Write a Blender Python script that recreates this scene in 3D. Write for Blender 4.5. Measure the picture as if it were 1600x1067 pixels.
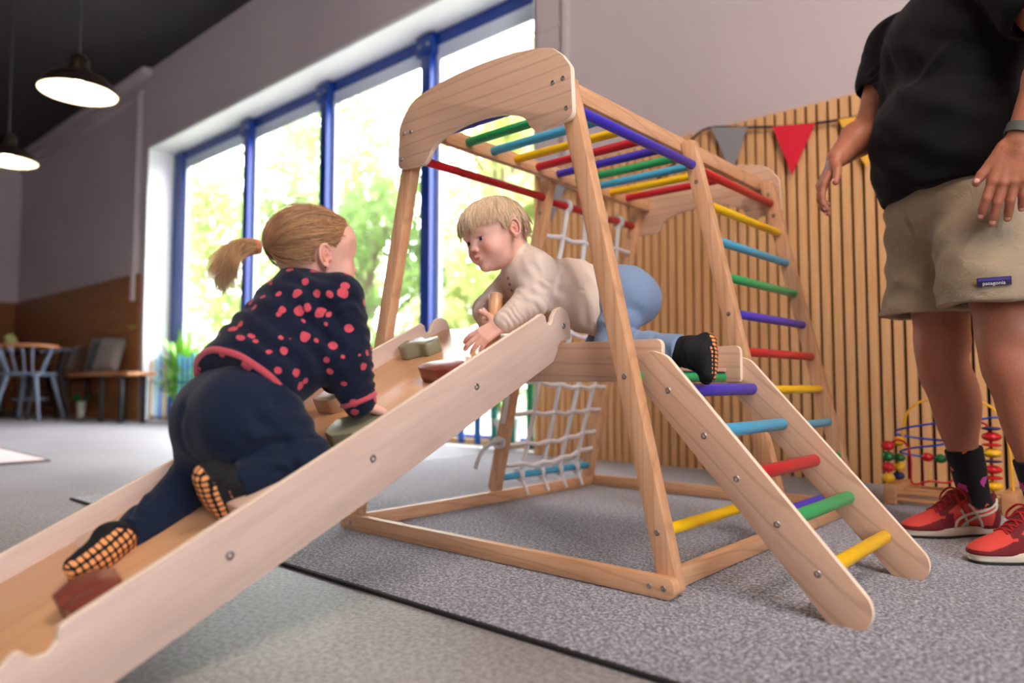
import bpy, bmesh, math, random
import numpy as np
from mathutils import Matrix, Vector, noise

random.seed(7)
for _o in list(bpy.data.objects):
    bpy.data.objects.remove(_o)
SC = bpy.context.scene
COL = SC.collection

# ------------------------------------------------------------------ camera
CAM_H = 0.46
_f = 1129.5874
_dy = Vector((1000.0, -63.5, -_f)).normalized()
_dx = -Vector((-1280.0, -63.5, -_f)).normalized()
_dx = (_dx - _dx.dot(_dy) * _dy).normalized()
_dz = _dx.cross(_dy)
cd = bpy.data.cameras.new('camera')
cam = bpy.data.objects.new('camera', cd)
COL.objects.link(cam)
cam.matrix_world = Matrix(((_dx[0], _dx[1], _dx[2], 0), (_dy[0], _dy[1], _dy[2], 0), (_dz[0], _dz[1], _dz[2], CAM_H), (0, 0, 0, 1)))
cd.sensor_fit = 'HORIZONTAL'
cd.sensor_width = 36
cd.lens = _f * 36 / 1600
cd.clip_start = 0.05
cd.clip_end = 200
cd.dof.use_dof = True
cd.dof.focus_distance = 1.78
cd.dof.aperture_fstop = 1.6
SC.camera = cam

# ------------------------------------------------------------------ world, lights, exposure
SC.view_settings.view_transform = 'Standard'
SC.view_settings.look = 'None'
SC.view_settings.exposure = 0.30
SC.view_settings.gamma = 1.0
SC.view_settings.use_curve_mapping = False
SC.cycles.use_denoising = True
SC.cycles.max_bounces = 8
SC.cycles.transparent_max_bounces = 12
SC.cycles.sample_clamp_indirect = 6.0
wd = bpy.data.worlds.new('sky')
SC.world = wd
wd.use_nodes = True
_bg = wd.node_tree.nodes['Background']
_bg.inputs[0].default_value = (0.90, 0.92, 1.0, 1)
_bg.inputs[1].default_value = 17.0


def area_light(name, loc, target, size, power, color, size_y=None):
    ld = bpy.data.lights.new(name, 'AREA')
    ld.energy = power
    ld.color = color
    ld.size = size
    if size_y:
        ld.shape = 'RECTANGLE'
        ld.size_y = size_y
    o = bpy.data.objects.new(name, ld)
    COL.objects.link(o)
    o.location = loc
    o.rotation_euler = (Vector(target) - Vector(loc)).to_track_quat('-Z', 'Y').to_euler()
    return o


area_light('ceiling_lamp_light', (1.1, 0.6, 3.9), (-0.4, 2.6, 0.6), 1.4, 118, (1.0, 0.82, 0.70), 1.4)
area_light('ceiling_lamp_light', (-2.6, -0.6, 3.9), (-2.0, 1.6, 0.0), 1.4, 16, (1.0, 0.80, 0.64), 1.4)

# ------------------------------------------------------------------ helpers


def tag(o, label=None, cat=None, group=None, kind=None):
    if label: o['label'] = label
    if cat: o['category'] = cat
    if group: o['group'] = group
    if kind: o['kind'] = kind
    return o


def thing(name, loc, label, cat, group=None):
    o = bpy.data.objects.new(name, None)
    COL.objects.link(o)
    o.location = loc
    o.empty_display_size = 0.05
    return tag(o, label, cat, group)


def wmat(o):
    m = Matrix(o.matrix_basis)
    p = o.parent
    while p is not None:
        m = p.matrix_basis @ m
        p = p.parent
    return m


def link(name, me, mat, parent=None, M=None):
    """M: the mesh's world matrix"""
    o = bpy.data.objects.new(name, me)
    COL.objects.link(o)
    M = M or Matrix()
    if parent is not None:
        o.parent = parent
        o.matrix_basis = wmat(parent).inverted() @ M
    else:
        o.matrix_basis = M
    mats = mat if isinstance(mat, (list, tuple)) else [mat]
    for m in mats:
        me.materials.append(m)
    return o


def finish(bm, name, smooth=True, angle=38):
    me = bpy.data.meshes.new(name)
    bm.normal_update()
    bm.to_mesh(me)
    bm.free()
    if smooth:
        for p in me.polygons:
            p.use_smooth = True
        me.set_sharp_from_angle(angle=math.radians(angle))
    return me


def frame_matrix(o, x, y):
    x = Vector(x).normalized()
    y = Vector(y)
    y = (y - y.dot(x) * x).normalized()
    z = x.cross(y)
    return Matrix(((x[0], y[0], z[0], o[0]), (x[1], y[1], z[1], o[1]), (x[2], y[2], z[2], o[2]), (0, 0, 0, 1)))


def bm_box(bm, lo, hi, bev=0.0, M=None, seg=2):
    vs = [bm.verts.new((x, y, z)) for x in (lo[0], hi[0]) for y in (lo[1], hi[1]) for z in (lo[2], hi[2])]
    q = [(0, 1, 3, 2), (4, 6, 7, 5), (0, 4, 5, 1), (2, 3, 7, 6), (0, 2, 6, 4), (1, 5, 7, 3)]
    fs = [bm.faces.new([vs[i] for i in f]) for f in q]
    if bev > 0:
        es = list({e for f in fs for e in f.edges})
        r = bmesh.ops.bevel(bm, geom=es, offset=bev, segments=seg, profile=0.5, affect='EDGES')
        vs = list({v for f in r['faces'] for v in f.verts} | {v for v in vs if v.is_valid})
    if M is not None:
        bmesh.ops.transform(bm, matrix=M, verts=vs)
    return vs


def box(name, lo, hi, mat, parent=None, bev=0.0, M=None):
    """box given in M's frame; the object's own axes are M's"""
    bm = bmesh.new()
    bm_box(bm, lo, hi, bev)
    return link(name, finish(bm, name), mat, parent, M)


def bm_prism(bm, pts, z0, z1, bev=0.0):
    lo = [bm.verts.new((p[0], p[1], z0)) for p in pts]
    hi = [bm.verts.new((p[0], p[1], z1)) for p in pts]
    n = len(pts)
    a = bm.faces.new(lo[::-1])
    b = bm.faces.new(hi)
    for i in range(n):
        bm.faces.new((lo[i], lo[(i + 1) % n], hi[(i + 1) % n], hi[i]))
    bmesh.ops.recalc_face_normals(bm, faces=bm.faces[:])
    if bev > 0:
        es = [e for e in (set(a.edges) | set(b.edges))]
        bmesh.ops.bevel(bm, geom=es, offset=bev, segments=2, profile=0.5, affect='EDGES')


def prism(name, pts, z0, z1, mat, parent=None, M=None, bev=0.002):
    bm = bmesh.new()
    bm_prism(bm, pts, z0, z1, bev)
    if getattr(mat, 'name', '') in EDGED:
        bm.normal_update()
        for f in bm.faces:
            if abs(f.normal.z) < 0.9: f.material_index = 1
        mat = [mat, PLYEDGE]
    return link(name, finish(bm, name), mat, parent, M)


def fillet(pts, rad, seg=6):
    """round the corners of a closed polygon; rad is one value or one per corner"""
    n = len(pts)
    if not isinstance(rad, (list, tuple)):
        rad = [rad] * n
    out = []
    for i in range(n):
        p = Vector(pts[i]).to_2d(); a = Vector(pts[i - 1]).to_2d(); b = Vector(pts[(i + 1) % n]).to_2d()
        r = rad[i]
        if r <= 0:
            out.append(tuple(p)); continue
        u = (a - p); v = (b - p)
        lu, lv = u.length, v.length
        u /= lu; v /= lv
        ang = math.acos(max(-1, min(1, u.dot(v))))
        if ang > 3.1:
            out.append(tuple(p)); continue
        d = min(r / math.tan(ang / 2), lu * 0.49, lv * 0.49)
        rr = d * math.tan(ang / 2)
        c = p + (u + v).normalized() * (rr / math.sin(ang / 2))
        s = p + u * d - c; e = p + v * d - c
        a0 = math.atan2(s.y, s.x); a1 = math.atan2(e.y, e.x)
        da = (a1 - a0 + math.pi) % (2 * math.pi) - math.pi
        for k in range(seg + 1):
            t = a0 + da * k / seg
            out.append((c.x + rr * math.cos(t), c.y + rr * math.sin(t)))
    return out


def beam(name, p0, p1, w, t, side, mat, parent=None, bev=0.003):
    """rectangular bar from p0 to p1 (centre line); w along side, t across"""
    p0 = Vector(p0); p1 = Vector(p1)
    M = frame_matrix(p0, p1 - p0, side)
    L = (p1 - p0).length
    return box(name, (0, -w / 2, -t / 2), (L, w / 2, t / 2), mat, parent, bev, M)


def bm_cyl(bm, p0, p1, r0, r1=None, n=20, cap=0.0, caps=True):
    """cylinder from p0 to p1, cap = rounding of the ends"""
    r1 = r0 if r1 is None else r1
    p0 = Vector(p0); p1 = Vector(p1)
    ax = p1 - p0; L = ax.length; ax.normalize()
    u = ax.orthogonal().normalized(); v = ax.cross(u)
    prof = []
    if cap > 0:
        for k in range(1, 5):
            a = math.pi / 2 * k / 4
            prof.append((cap * (1 - math.cos(a)), r0 - cap + cap * math.sin(a)))
        for k in range(3, -1, -1):
            a = math.pi / 2 * k / 4
            if k > 0: prof.append((L - cap * (1 - math.cos(a)), r1 - cap + cap * math.sin(a)))
        prof.sort(key=lambda q: q[0])
        prof = [(0, r0 - cap)] + prof + [(L, r1 - cap)]
    else:
        prof = [(0, r0), (L, r1)]
    rings = []
    for d, r in prof:
        rings.append([bm.verts.new(p0 + ax * d + (u * math.cos(2 * math.pi * i / n) + v * math.sin(2 * math.pi * i / n)) * r) for i in range(n)])
    for a, b in zip(rings[:-1], rings[1:]):
        for i in range(n):
            bm.faces.new((a[i], a[(i + 1) % n], b[(i + 1) % n], b[i]))
    if caps:
        bm.faces.new(rings[0][::-1]); bm.faces.new(rings[-1])
    return [x for r in rings for x in r]


def rod(name, p0, p1, r, mat, parent=None, cap=0.003, n=24):
    bm = bmesh.new()
    p0 = Vector(p0); p1 = Vector(p1)
    M = frame_matrix(p0, p1 - p0, (p1 - p0).orthogonal())
    bm_cyl(bm, (0, 0, 0), ((p1 - p0).length, 0, 0), r, n=n, cap=cap)
    return link(name, finish(bm, name), mat, parent, M)


def bm_tube(bm, pts, rad, n=8, caps=True, closed=False):
    pts = [Vector(p) for p in pts]
    m = len(pts)
    rad = rad if isinstance(rad, (list, tuple)) else [rad] * m
    rings = []
    up = None
    for i in range(m):
        if closed:
            t = pts[(i + 1) % m] - pts[i - 1]
        else:
            t = pts[min(i + 1, m - 1)] - pts[max(i - 1, 0)]
        t.normalize()
        if up is None:
            up = t.orthogonal().normalized()
        up = (up - up.dot(t) * t).normalized()
        v = t.cross(up)
        rings.append([bm.verts.new(pts[i] + (up * math.cos(2 * math.pi * k / n) + v * math.sin(2 * math.pi * k / n)) * rad[i]) for k in range(n)])
    idx = range(m if closed else m - 1)
    for i in idx:
        a = rings[i]; b = rings[(i + 1) % m]
        for k in range(n):
            bm.faces.new((a[k], a[(k + 1) % n], b[(k + 1) % n], b[k]))
    if caps and not closed:
        bm.faces.new(rings[0][::-1]); bm.faces.new(rings[-1])


def tube(name, pts, rad, mat, parent=None, n=8, closed=False, M=None):
    bm = bmesh.new()
    bm_tube(bm, pts, rad, n, True, closed)
    return link(name, finish(bm, name), mat, parent, M)


def catmull(pts, k=6):
    pts = [Vector(p) for p in pts]
    out = []
    n = len(pts)
    for i in range(n - 1):
        p0 = pts[max(i - 1, 0)]; p1 = pts[i]; p2 = pts[i + 1]; p3 = pts[min(i + 2, n - 1)]
        for j in range(k):
            t = j / k
            out.append(0.5 * ((2 * p1) + (p2 - p0) * t + (2 * p0 - 5 * p1 + 4 * p2 - p3) * t * t + (3 * p1 - p0 - 3 * p2 + p3) * t ** 3))
    out.append(pts[-1])
    return out


def bm_lathe(bm, prof, n=32, M=None):
    """profile [(r, z)] about z"""
    rings = []
    for r, z in prof:
        if r < 1e-6:
            rings.append([bm.verts.new((0, 0, z))])
        else:
            rings.append([bm.verts.new((r * math.cos(2 * math.pi * i / n), r * math.sin(2 * math.pi * i / n), z)) for i in range(n)])
    for a, b in zip(rings[:-1], rings[1:]):
        for i in range(n):
            if len(a) == 1 and len(b) > 1:
                bm.faces.new((a[0], b[(i + 1) % n], b[i]))
            elif len(b) == 1 and len(a) > 1:
                bm.faces.new((a[i], a[(i + 1) % n], b[0]))
            elif len(a) > 1:
                bm.faces.new((a[i], a[(i + 1) % n], b[(i + 1) % n], b[i]))
    vs = [v for r in rings for v in r]
    if M is not None:
        bmesh.ops.transform(bm, matrix=M, verts=vs)
    return vs


def lathe(name, prof, mat, parent=None, M=None, n=32, angle=38):
    bm = bmesh.new()
    bm_lathe(bm, prof, n)
    bmesh.ops.recalc_face_normals(bm, faces=bm.faces[:])
    return link(name, finish(bm, name, True, angle), mat, parent, M)


# ------------------------------------------------------------------ materials


class NT:
    def __init__(self, name):
        self.m = bpy.data.materials.new(name)
        self.m.use_nodes = True
        self.t = self.m.node_tree
        self.b = self.t.nodes['Principled BSDF']
        self.out = self.t.nodes['Material Output']

    def n(self, typ, **kw):
        nd = self.t.nodes.new(typ)
        for k, v in kw.items():
            setattr(nd, k, v)
        return nd

    def l(self, a, b):
        self.t.links.new(a, b)

    def coord(self, scale=(1, 1, 1), kind='Object', loc=(0, 0, 0)):
        c = self.n('ShaderNodeTexCoord'); mp = self.n('ShaderNodeMapping')
        mp.inputs['Scale'].default_value = scale
        mp.inputs['Location'].default_value = loc
        self.l(c.outputs[kind], mp.inputs[0])
        return mp.outputs[0]

    def noise(self, co, scale, detail=3, rough=0.5, dist=0.0):
        t = self.n('ShaderNodeTexNoise')
        t.inputs['Scale'].default_value = scale
        t.inputs['Detail'].default_value = detail
        t.inputs['Roughness'].default_value = rough
        t.inputs['Distortion'].default_value = dist
        self.l(co, t.inputs['Vector'])
        return t.outputs['Fac']

    def ramp(self, fac, stops, interp='LINEAR'):
        r = self.n('ShaderNodeValToRGB')
        r.color_ramp.interpolation = interp
        e = r.color_ramp.elements
        while len(e) > 1:
            e.remove(e[-1])
        e[0].position = stops[0][0]; e[0].color = (*stops[0][1], 1)
        for p, c in stops[1:]:
            x = e.new(p); x.color = (*c, 1)
        self.l(fac, r.inputs[0])
        return r.outputs[0]

    def mix(self, fac, a, b, mode='MIX'):
        m = self.n('ShaderNodeMix', data_type='RGBA', blend_type=mode)
        for s, v in ((m.inputs['Factor'], fac), (m.inputs[6], a), (m.inputs[7], b)):
            if hasattr(v, 'links'):
                self.l(v, s)
            elif isinstance(v, (int, float)):
                s.default_value = v
            else:
                s.default_value = (*v, 1)
        return m.outputs[2]

    def math(self, op, a, b=0.0, c=None):
        m = self.n('ShaderNodeMath', operation=op)
        for i, v in enumerate((a, b) if c is None else (a, b, c)):
            if hasattr(v, 'links'):
                self.l(v, m.inputs[i])
            else:
                m.inputs[i].default_value = v
        return m.outputs[0]

    def bump(self, h, strength=0.3, dist=0.01):
        b = self.n('ShaderNodeBump')
        b.inputs['Strength'].default_value = strength
        b.inputs['Distance'].default_value = dist
        self.l(h, b.inputs['Height'])
        self.l(b.outputs[0], self.b.inputs['Normal'])

    def col(self, c):
        if hasattr(c, 'links'):
            self.l(c, self.b.inputs['Base Color'])
        else:
            self.b.inputs['Base Color'].default_value = (*c, 1)

    def rough(self, v):
        if hasattr(v, 'links'):
            self.l(v, self.b.inputs['Roughness'])
        else:
            self.b.inputs['Roughness'].default_value = v
        return self


def srgb(r, g, b):
    f = lambda c: (c / 255 / 12.92) if c / 255 <= 0.04045 else ((c / 255 + 0.055) / 1.055) ** 2.4
    return (f(r), f(g), f(b))


def plain(name, c, rough=0.5, metal=0.0, spec=0.5):
    m = NT(name); m.col(c); m.rough(rough)
    m.b.inputs['Metallic'].default_value = metal
    m.b.inputs['Specular IOR Level'].default_value = spec
    return m.m


def wood(name, light, dark, scale=1.0, rough=0.45, figure=0.5):
    m = NT(name)
    co = m.coord((1.3 * scale, 16 * scale, 16 * scale))
    n1 = m.noise(co, 3.0, 5, 0.6, 0.3)
    fine = m.noise(m.coord((3 * scale, 160 * scale, 160 * scale)), 2.0, 2, 0.5)
    # cathedral figure: warped rings
    co2 = m.coord((0.9 * scale, 7 * scale, 7 * scale), loc=(0.3, 0.45, 0.2))
    w = m.n('ShaderNodeTexWave', wave_type='RINGS', rings_direction='Z')
    w.inputs['Scale'].default_value = 1.6
    w.inputs['Distortion'].default_value = 5.5
    w.inputs['Detail'].default_value = 2
    w.inputs['Detail Scale'].default_value = 0.8
    m.l(co2, w.inputs['Vector'])
    c1 = m.ramp(n1, [(0.3, dark), (0.7, light)])
    line = m.ramp(w.outputs['Fac'], [(0.0, (1, 1, 1)), (0.06, (0.3, 0.3, 0.3)), (0.16, (0, 0, 0))])
    c2 = m.mix(m.math('MULTIPLY', line, figure), c1, tuple(x * 0.55 for x in dark))
    c3 = m.mix(m.math('MULTIPLY', fine, 0.22), c2, tuple(x * 0.6 for x in dark))
    m.col(c3); m.rough(rough)
    m.bump(fine, 0.08, 0.002)
    return m.m


PINE = wood('pine', srgb(224, 178, 138), srgb(200, 148, 106), 1.0, 0.45, 0.35)
PLY = wood('plywood', srgb(218, 180, 152), srgb(202, 160, 130), 0.8, 0.42, 0.4)
BIRCH = wood('birch_plywood', srgb(212, 188, 172), srgb(198, 172, 156), 0.7, 0.5, 0.08)
PLYEDGE = plain('plywood_edge', srgb(242, 222, 200), 0.55)
EDGED = {'plywood', 'birch_plywood'}
SLIDEWOOD = wood('slide_laminate', srgb(236, 186, 140), srgb(222, 166, 118), 0.5, 0.28, 0.12)
METAL = plain('screw_steel', (0.32, 0.33, 0.35), 0.35, 1.0)
DARK = plain('dark_hole', (0.015, 0.015, 0.018), 0.6)


def paint(name, c, rough=0.35):
    m = NT(name)
    n = m.noise(m.coord((4, 30, 30)), 3, 3, 0.6)
    m.col(m.mix(m.math('MULTIPLY', n, 0.25), c, tuple(x * 0.7 for x in c)))
    m.rough(rough)
    m.bump(n, 0.05, 0.002)
    return m.m


RUNG = dict(purple=paint('purple_paint', srgb(64, 52, 190)), lightblue=paint('blue_paint', srgb(70, 172, 212)),
            green=paint('green_paint', srgb(36, 168, 98)), yellow=paint('yellow_paint', srgb(246, 196, 14)),
            red=paint('red_paint', srgb(196, 26, 40)))

# ------------------------------------------------------------------ the room
WALL_Y = 3.55
WX0, WX1, WZ1 = -9.0, -2.94, 3.29


def wall_mat():
    m = NT('painted_wall')
    n = m.noise(m.coord((1, 1, 1)), 60, 3, 0.6)
    big = m.noise(m.coord((1, 1, 1)), 0.8, 2, 0.5)
    c = m.ramp(big, [(0.3, srgb(190, 176, 178)), (0.7, srgb(200, 188, 190))])
    m.col(c); m.rough(0.75); m.bump(n, 0.12, 0.003)
    return m.m


def concrete_mat():
    m = NT('concrete_floor')
    co = m.coord((1, 1, 1))
    a = m.noise(co, 1.1, 5, 0.6)
    b = m.noise(co, 90, 3, 0.7)
    c = m.ramp(a, [(0.3, srgb(146, 142, 144)), (0.7, srgb(174, 170, 172))])
    c = m.mix(m.ramp(b, [(0.42, (0, 0, 0)), (0.6, (0.55, 0.55, 0.55))]), c, srgb(84, 84, 80))
    m.col(c); m.b.inputs['Specular IOR Level'].default_value = 0.35
    m.rough(m.math('MULTIPLY_ADD', a, 0.14, 0.42))
    m.bump(b, 0.15, 0.002)
    return m.m


def carpet_mat():
    m = NT('speckled_carpet')
    co = m.coord((1, 1, 1))
    a = m.noise(co, 125, 3, 0.8)
    b = m.noise(co, 6, 3, 0.6)
    c = m.ramp(a, [(0.38, srgb(54, 54, 62)), (0.5, srgb(134, 134, 144)), (0.61, srgb(222, 222, 230))])
    c = m.mix(m.math('MULTIPLY', b, 0.3), c, srgb(92, 92, 98))
    m.col(c); m.rough(0.9); m.bump(a, 0.9, 0.006)
    m.b.inputs['Specular IOR Level'].default_value = 0.2
    m.b.inputs['Sheen Weight'].default_value = 0.6; m.b.inputs['Sheen Roughness'].default_value = 0.35
    return m.m


WALLM = wall_mat()
CONC = concrete_mat()
CARPET = carpet_mat()
WAINS = wood('brown_panelling', srgb(160, 106, 62), srgb(134, 84, 46), 0.6, 0.6, 0.1)
CEILM = plain('dark_ceiling_paint', srgb(46, 44, 44), 0.8)
WHITE = plain('white_paint', srgb(236, 238, 240), 0.55)
BLUE = plain('blue_metal_paint', srgb(0, 46, 130), 0.4)


def struct(name, bm, mat, **kw):
    o = link(name, finish(bm, name), mat)
    o['kind'] = 'structure'
    return o


bm = bmesh.new(); bm_box(bm, (-14.4, -5, -0.1), (5, 3.95, 0.0)); struct('floor', bm, CONC)
bm = bmesh.new(); bm_box(bm, (-14.4, -5, 4.28), (5, 3.95, 4.4)); struct('ceiling', bm, CEILM)
bm = bmesh.new()
bm_box(bm, (-14.4, WALL_Y, 0), (WX0, 3.95, 4.28))
bm_box(bm, (WX0, WALL_Y, WZ1), (WX1, 3.95, 4.28))
bm_box(bm, (WX1, WALL_Y, 0), (5, 3.95, 4.28))
struct('wall_back', bm, WALLM)
bm = bmesh.new(); bm_box(bm, (-14.5, -5, 0), (-14.2, WALL_Y, 4.28)); struct('wall_left', bm, WALLM)
bm = bmesh.new(); bm_box(bm, (-14.4, -5.2, 0), (5, -5, 4.28)); struct('wall_front', bm, WALLM)
bm = bmesh.new()
bm_box(bm, (4.8, -5, 0), (5, 3.55, 0.7)); bm_box(bm, (4.8, -5, 3.2), (5, 3.55, 4.28)); bm_box(bm, (4.8, -5, 0.7), (5, -3.2, 3.2)); bm_box(bm, (4.8, -0.6, 0.7), (5, 3.55, 3.2))
struct('wall_right', bm, WALLM)
# white lining of the deep window opening
bm = bmesh.new()
bm_box(bm, (WX0 - 0.02, WALL_Y - 0.012, 0), (WX0 + 0.012, 3.88, WZ1))
bm_box(bm, (WX0, WALL_Y - 0.012, WZ1 - 0.014), (WX1, 3.88, WZ1 + 0.02))
bm_box(bm, (WX1 - 0.012, WALL_Y, 0), (WX1 + 0.01, 3.88, WZ1 - 0.01))
struct('trim_1', bm, WHITE)
bm = bmesh.new(); bm_box(bm, (-14.2, WALL_Y - 0.03, 0), (WX0 - 0.12, WALL_Y, 1.78), 0.004); struct('trim_2', bm, WAINS)
bm = bmesh.new(); bm_box(bm, (-14.2, -5, 0), (-14.17, WALL_Y - 0.03, 1.78), 0.004); struct('trim_3', bm, WAINS)
bm = bmesh.new()
bm_box(bm, (-2.70, WALL_Y - 0.03, 1.80), (-2.655, WALL_Y, 4.28), 0.003)
struct('trim_4', bm, WALLM)
bm = bmesh.new()
bm_box(bm, (WX1, WALL_Y - 0.008, 2.72), (-2.70, WALL_Y, 2.735), 0.002)
struct('trim_5', bm, WALLM)
bm = bmesh.new()
bm_box(bm, (-14.2, WALL_Y - 0.05, 4.0), (-9.2, WALL_Y, 4.05), 0.004)
bm_box(bm, (-9.32, WALL_Y - 0.06, 1.45), (-9.24, WALL_Y, 4.0), 0.004)
struct('trim_6', bm, WALLM)
bm = bmesh.new(); bm_box(bm, (-14.2, WALL_Y - 0.1, 4.2), (WX0, WALL_Y, 4.28), 0.004); struct('trim_7', bm, WALLM)

# slatted panelling on the back wall
SLAT = wood('oak_slat', srgb(232, 184, 130), srgb(214, 160, 106), 0.8, 0.5, 0.06)
FELT = plain('black_felt', (0.006, 0.006, 0.007), 0.95)
bm = bmesh.new(); bm_box(bm, (-2.925, WALL_Y - 0.012, 0), (2.2, WALL_Y, 1.80)); o = struct('trim_8', bm, FELT)
bm = bmesh.new()
x = -2.92
while x < 2.2:
    bm_box(bm, (x, WALL_Y - 0.038, 0), (x + 0.0365, WALL_Y - 0.012, 1.80), 0.0015, seg=1)
    x += 0.0505
# object axes: grain runs up
Mz = frame_matrix((0, 0, 0), (0, 0, 1), (1, 0, 0))
bmesh.ops.transform(bm, matrix=Mz.inverted(), verts=bm.verts[:])
o = link('trim_9', finish(bm, 'trim_9'), SLAT, None, Mz); o['kind'] = 'structure'

# the window: blue steel frame, five mullions, panes
win = bpy.data.objects.new('window_1', None); COL.objects.link(win); win.location = (-5.97, 3.9, 0); win['kind'] = 'structure'
bm = bmesh.new()
bm_box(bm, (WX0 + 0.012, 3.86, WZ1 - 0.12), (WX1, 3.93, WZ1 - 0.014), 0.003)
bm_box(bm, (WX0 + 0.012, 3.86, 0), (WX1, 3.93, 0.07), 0.003)
bm_box(bm, (WX0 + 0.012, 3.84, 0), (WX0 + 0.28, 3.93, WZ1 - 0.014), 0.003)
link('window_frame', finish(bm, 'wf'), BLUE, win)
mull = [-7.13, -5.70, -4.27, -2.98]
for mx in mull:
    bm = bmesh.new()
    bm_box(bm, (mx - 0.075, 3.80, 0.0), (mx + 0.04, 3.93, WZ1 - 0.02), 0.004)
    bm_box(bm, (mx - 0.13, 3.795, WZ1 - 0.20), (mx + 0.07, 3.86, WZ1 - 0.03), 0.004)
    mo = link('mullion', finish(bm, 'mullion'), BLUE, win)
    for dx in (-0.08, 0.02):
        rod('bolt', (mx + dx, 3.80, WZ1 - 0.12), (mx + dx, 3.78, WZ1 - 0.12), 0.014, METAL, mo, 0.003, 10)
gl = NT('window_glass')
tr = gl.n('ShaderNodeBsdfTransparent'); gs = gl.n('ShaderNodeBsdfGlossy'); gs.inputs['Roughness'].default_value = 0.02

mx_ = gl.n('ShaderNodeMixShader'); mx_.inputs[0].default_value = 0.05
gl.l(tr.outputs[0], mx_.inputs[1]); gl.l(gs.outputs[0], mx_.inputs[2]); gl.l(mx_.outputs[0], gl.out.inputs[0])
GLASS = gl.m
GASK = plain('grey_gasket', srgb(196, 206, 220), 0.5)
ed = [WX0 + 0.28] + mull
for a, b in zip(ed[:-1], ed[1:]):
    a2 = a + (0.04 if a != ed[0] else 0.0); b2 = b - 0.10
    p = box('glass_pane', (a2, 3.892, 0.07), (b2, 3.898, WZ1 - 0.12), GLASS, win)
    bm = bmesh.new()
    bm_box(bm, (a2, 3.865, 0.07), (a2 + 0.05, 3.888, WZ1 - 0.12), 0.002)
    bm_box(bm, (b2 - 0.02, 3.865, 0.07), (b2, 3.888, WZ1 - 0.12), 0.002)
    bm_box(bm, (a2 + 0.05, 3.865, WZ1 - 0.24), (b2 - 0.02, 3.888, WZ1 - 0.12), 0.002)
    link('pane_seal', finish(bm, 'seal'), GASK, p)

win2 = bpy.data.objects.new('window_2', None); COL.objects.link(win2); win2.location = (4.9, -1.2, 0.7); win2['kind'] = 'structure'
bm = bmesh.new()
bm_box(bm, (4.86, -3.2, 0.7), (4.94, -0.6, 0.78)); bm_box(bm, (4.86, -3.2, 3.12), (4.94, -0.6, 3.2))
for yy in (-3.2, -1.94, -0.68): bm_box(bm, (4.86, yy, 0.78), (4.94, yy + 0.08, 3.12))
link('window_frame', finish(bm, 'wf2'), BLUE, win2)
box('glass_pane', (4.897, -3.12, 0.78), (4.903, -0.68, 3.12), GLASS, win2)

# carpets
bm = bmesh.new(); bm_box(bm, (-3.19, 1.005, 0.001), (2.3, 3.50, 0.009), 0.002)
rug = link('carpet', finish(bm, 'carpet'), [CARPET]); tag(rug, 'large speckled grey carpet under the climbing frame', 'carpet')
CARPET_Z = 0.009
bm = bmesh.new(); bm_box(bm, (-3.19, 0.995, 0.0005), (2.3, 1.006, 0.008), 0.001)
link('carpet_edge', finish(bm, 'ce'), plain('dark_binding', (0.012, 0.01, 0.01), 0.9), rug)
PINKRUG = NT('pale_pink_rug'); PINKRUG.col(srgb(206, 186, 184)); PINKRUG.rough(0.9); PINKRUG.bump(PINKRUG.noise(PINKRUG.coord(), 120, 2), 0.5, 0.005)
bm = bmesh.new(); bm_prism(bm, [(-4.80, 1.385), (-6.6, 1.42), (-6.6, 0.4), (-5.35, 0.62), (-4.78, 1.10)][::-1], 0.001, 0.012, 0.002)
r2 = link('rug', finish(bm, 'rug'), [PINKRUG.m]); tag(r2, 'pale pink thin rug lying on the bright floor at far left', 'rug')
bm = bmesh.new(); bm_tube(bm, [(-4.80, 1.385, 0.007), (-6.6, 1.42, 0.007), (-6.6, 0.4, 0.007), (-5.35, 0.62, 0.007), (-4.78, 1.10, 0.007)], 0.008, 6, closed=True)
link('rug_border', finish(bm, 'rb'), plain('dark_rug_border', srgb(90, 80, 80), 0.9), r2)

# ------------------------------------------------------------------ the climbing frame
X0 = -1.325


def half(z):
    return 0.581 - 0.2345 * z


tower = thing('climbing_frame', (X0, 2.0, 0), 'tall pine climbing frame with arched end boards and rainbow monkey bars', 'climbing frame')


def screw(p, nrm, parent, r=0.0065):
    p = Vector(p); nrm = Vector(nrm).normalized()
    M = frame_matrix(p, nrm.orthogonal(), nrm.cross(nrm.orthogonal()))
    if M.to_3x3().col[2].dot(nrm) < 0:
        M = frame_matrix(p, nrm.orthogonal(), -nrm.cross(nrm.orthogonal()))
    return lathe('screw', [(0, -0.0008), (r * 0.42, -0.0008), (r * 0.5, 0.0014), (r * 0.85, 0.0016), (r, 0.0003), (r, -0.004), (0, -0.004)], METAL, parent, M, 14)


# posts: three trapezoid frames at y 1.37, 2.0, 2.6
POSTS = {}
ZP0 = {1.37: 0.012, 2.0: 0.052, 2.6: 0.012}
for y0 in (1.37, 2.0, 2.6):
    for s in (1, -1):
        z0, z1 = ZP0[y0], 1.205
        M = frame_matrix((0, y0, 0), (0, 0, 1), (s, 0, 0))
        # outline in local (z, outward x); local z follows +-y
        zz = M.to_3x3().col[2].y
        pts = [(z0, half(z0) - 0.046), (z1, half(z1) - 0.046), (z1, half(z1)), (z0, half(z0))]
        pts = fillet(pts, [0.004, 0.012, 0.014, 0.02], 4)
        M.translation = Vector((X0, y0 if zz > 0 else y0 + 0.035, 0))
        POSTS[(y0, s)] = prism('post', pts, 0, 0.035, PINE, tower, M, 0.0025)


def base_rail(p0, p1, along_x):
    pass


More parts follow.
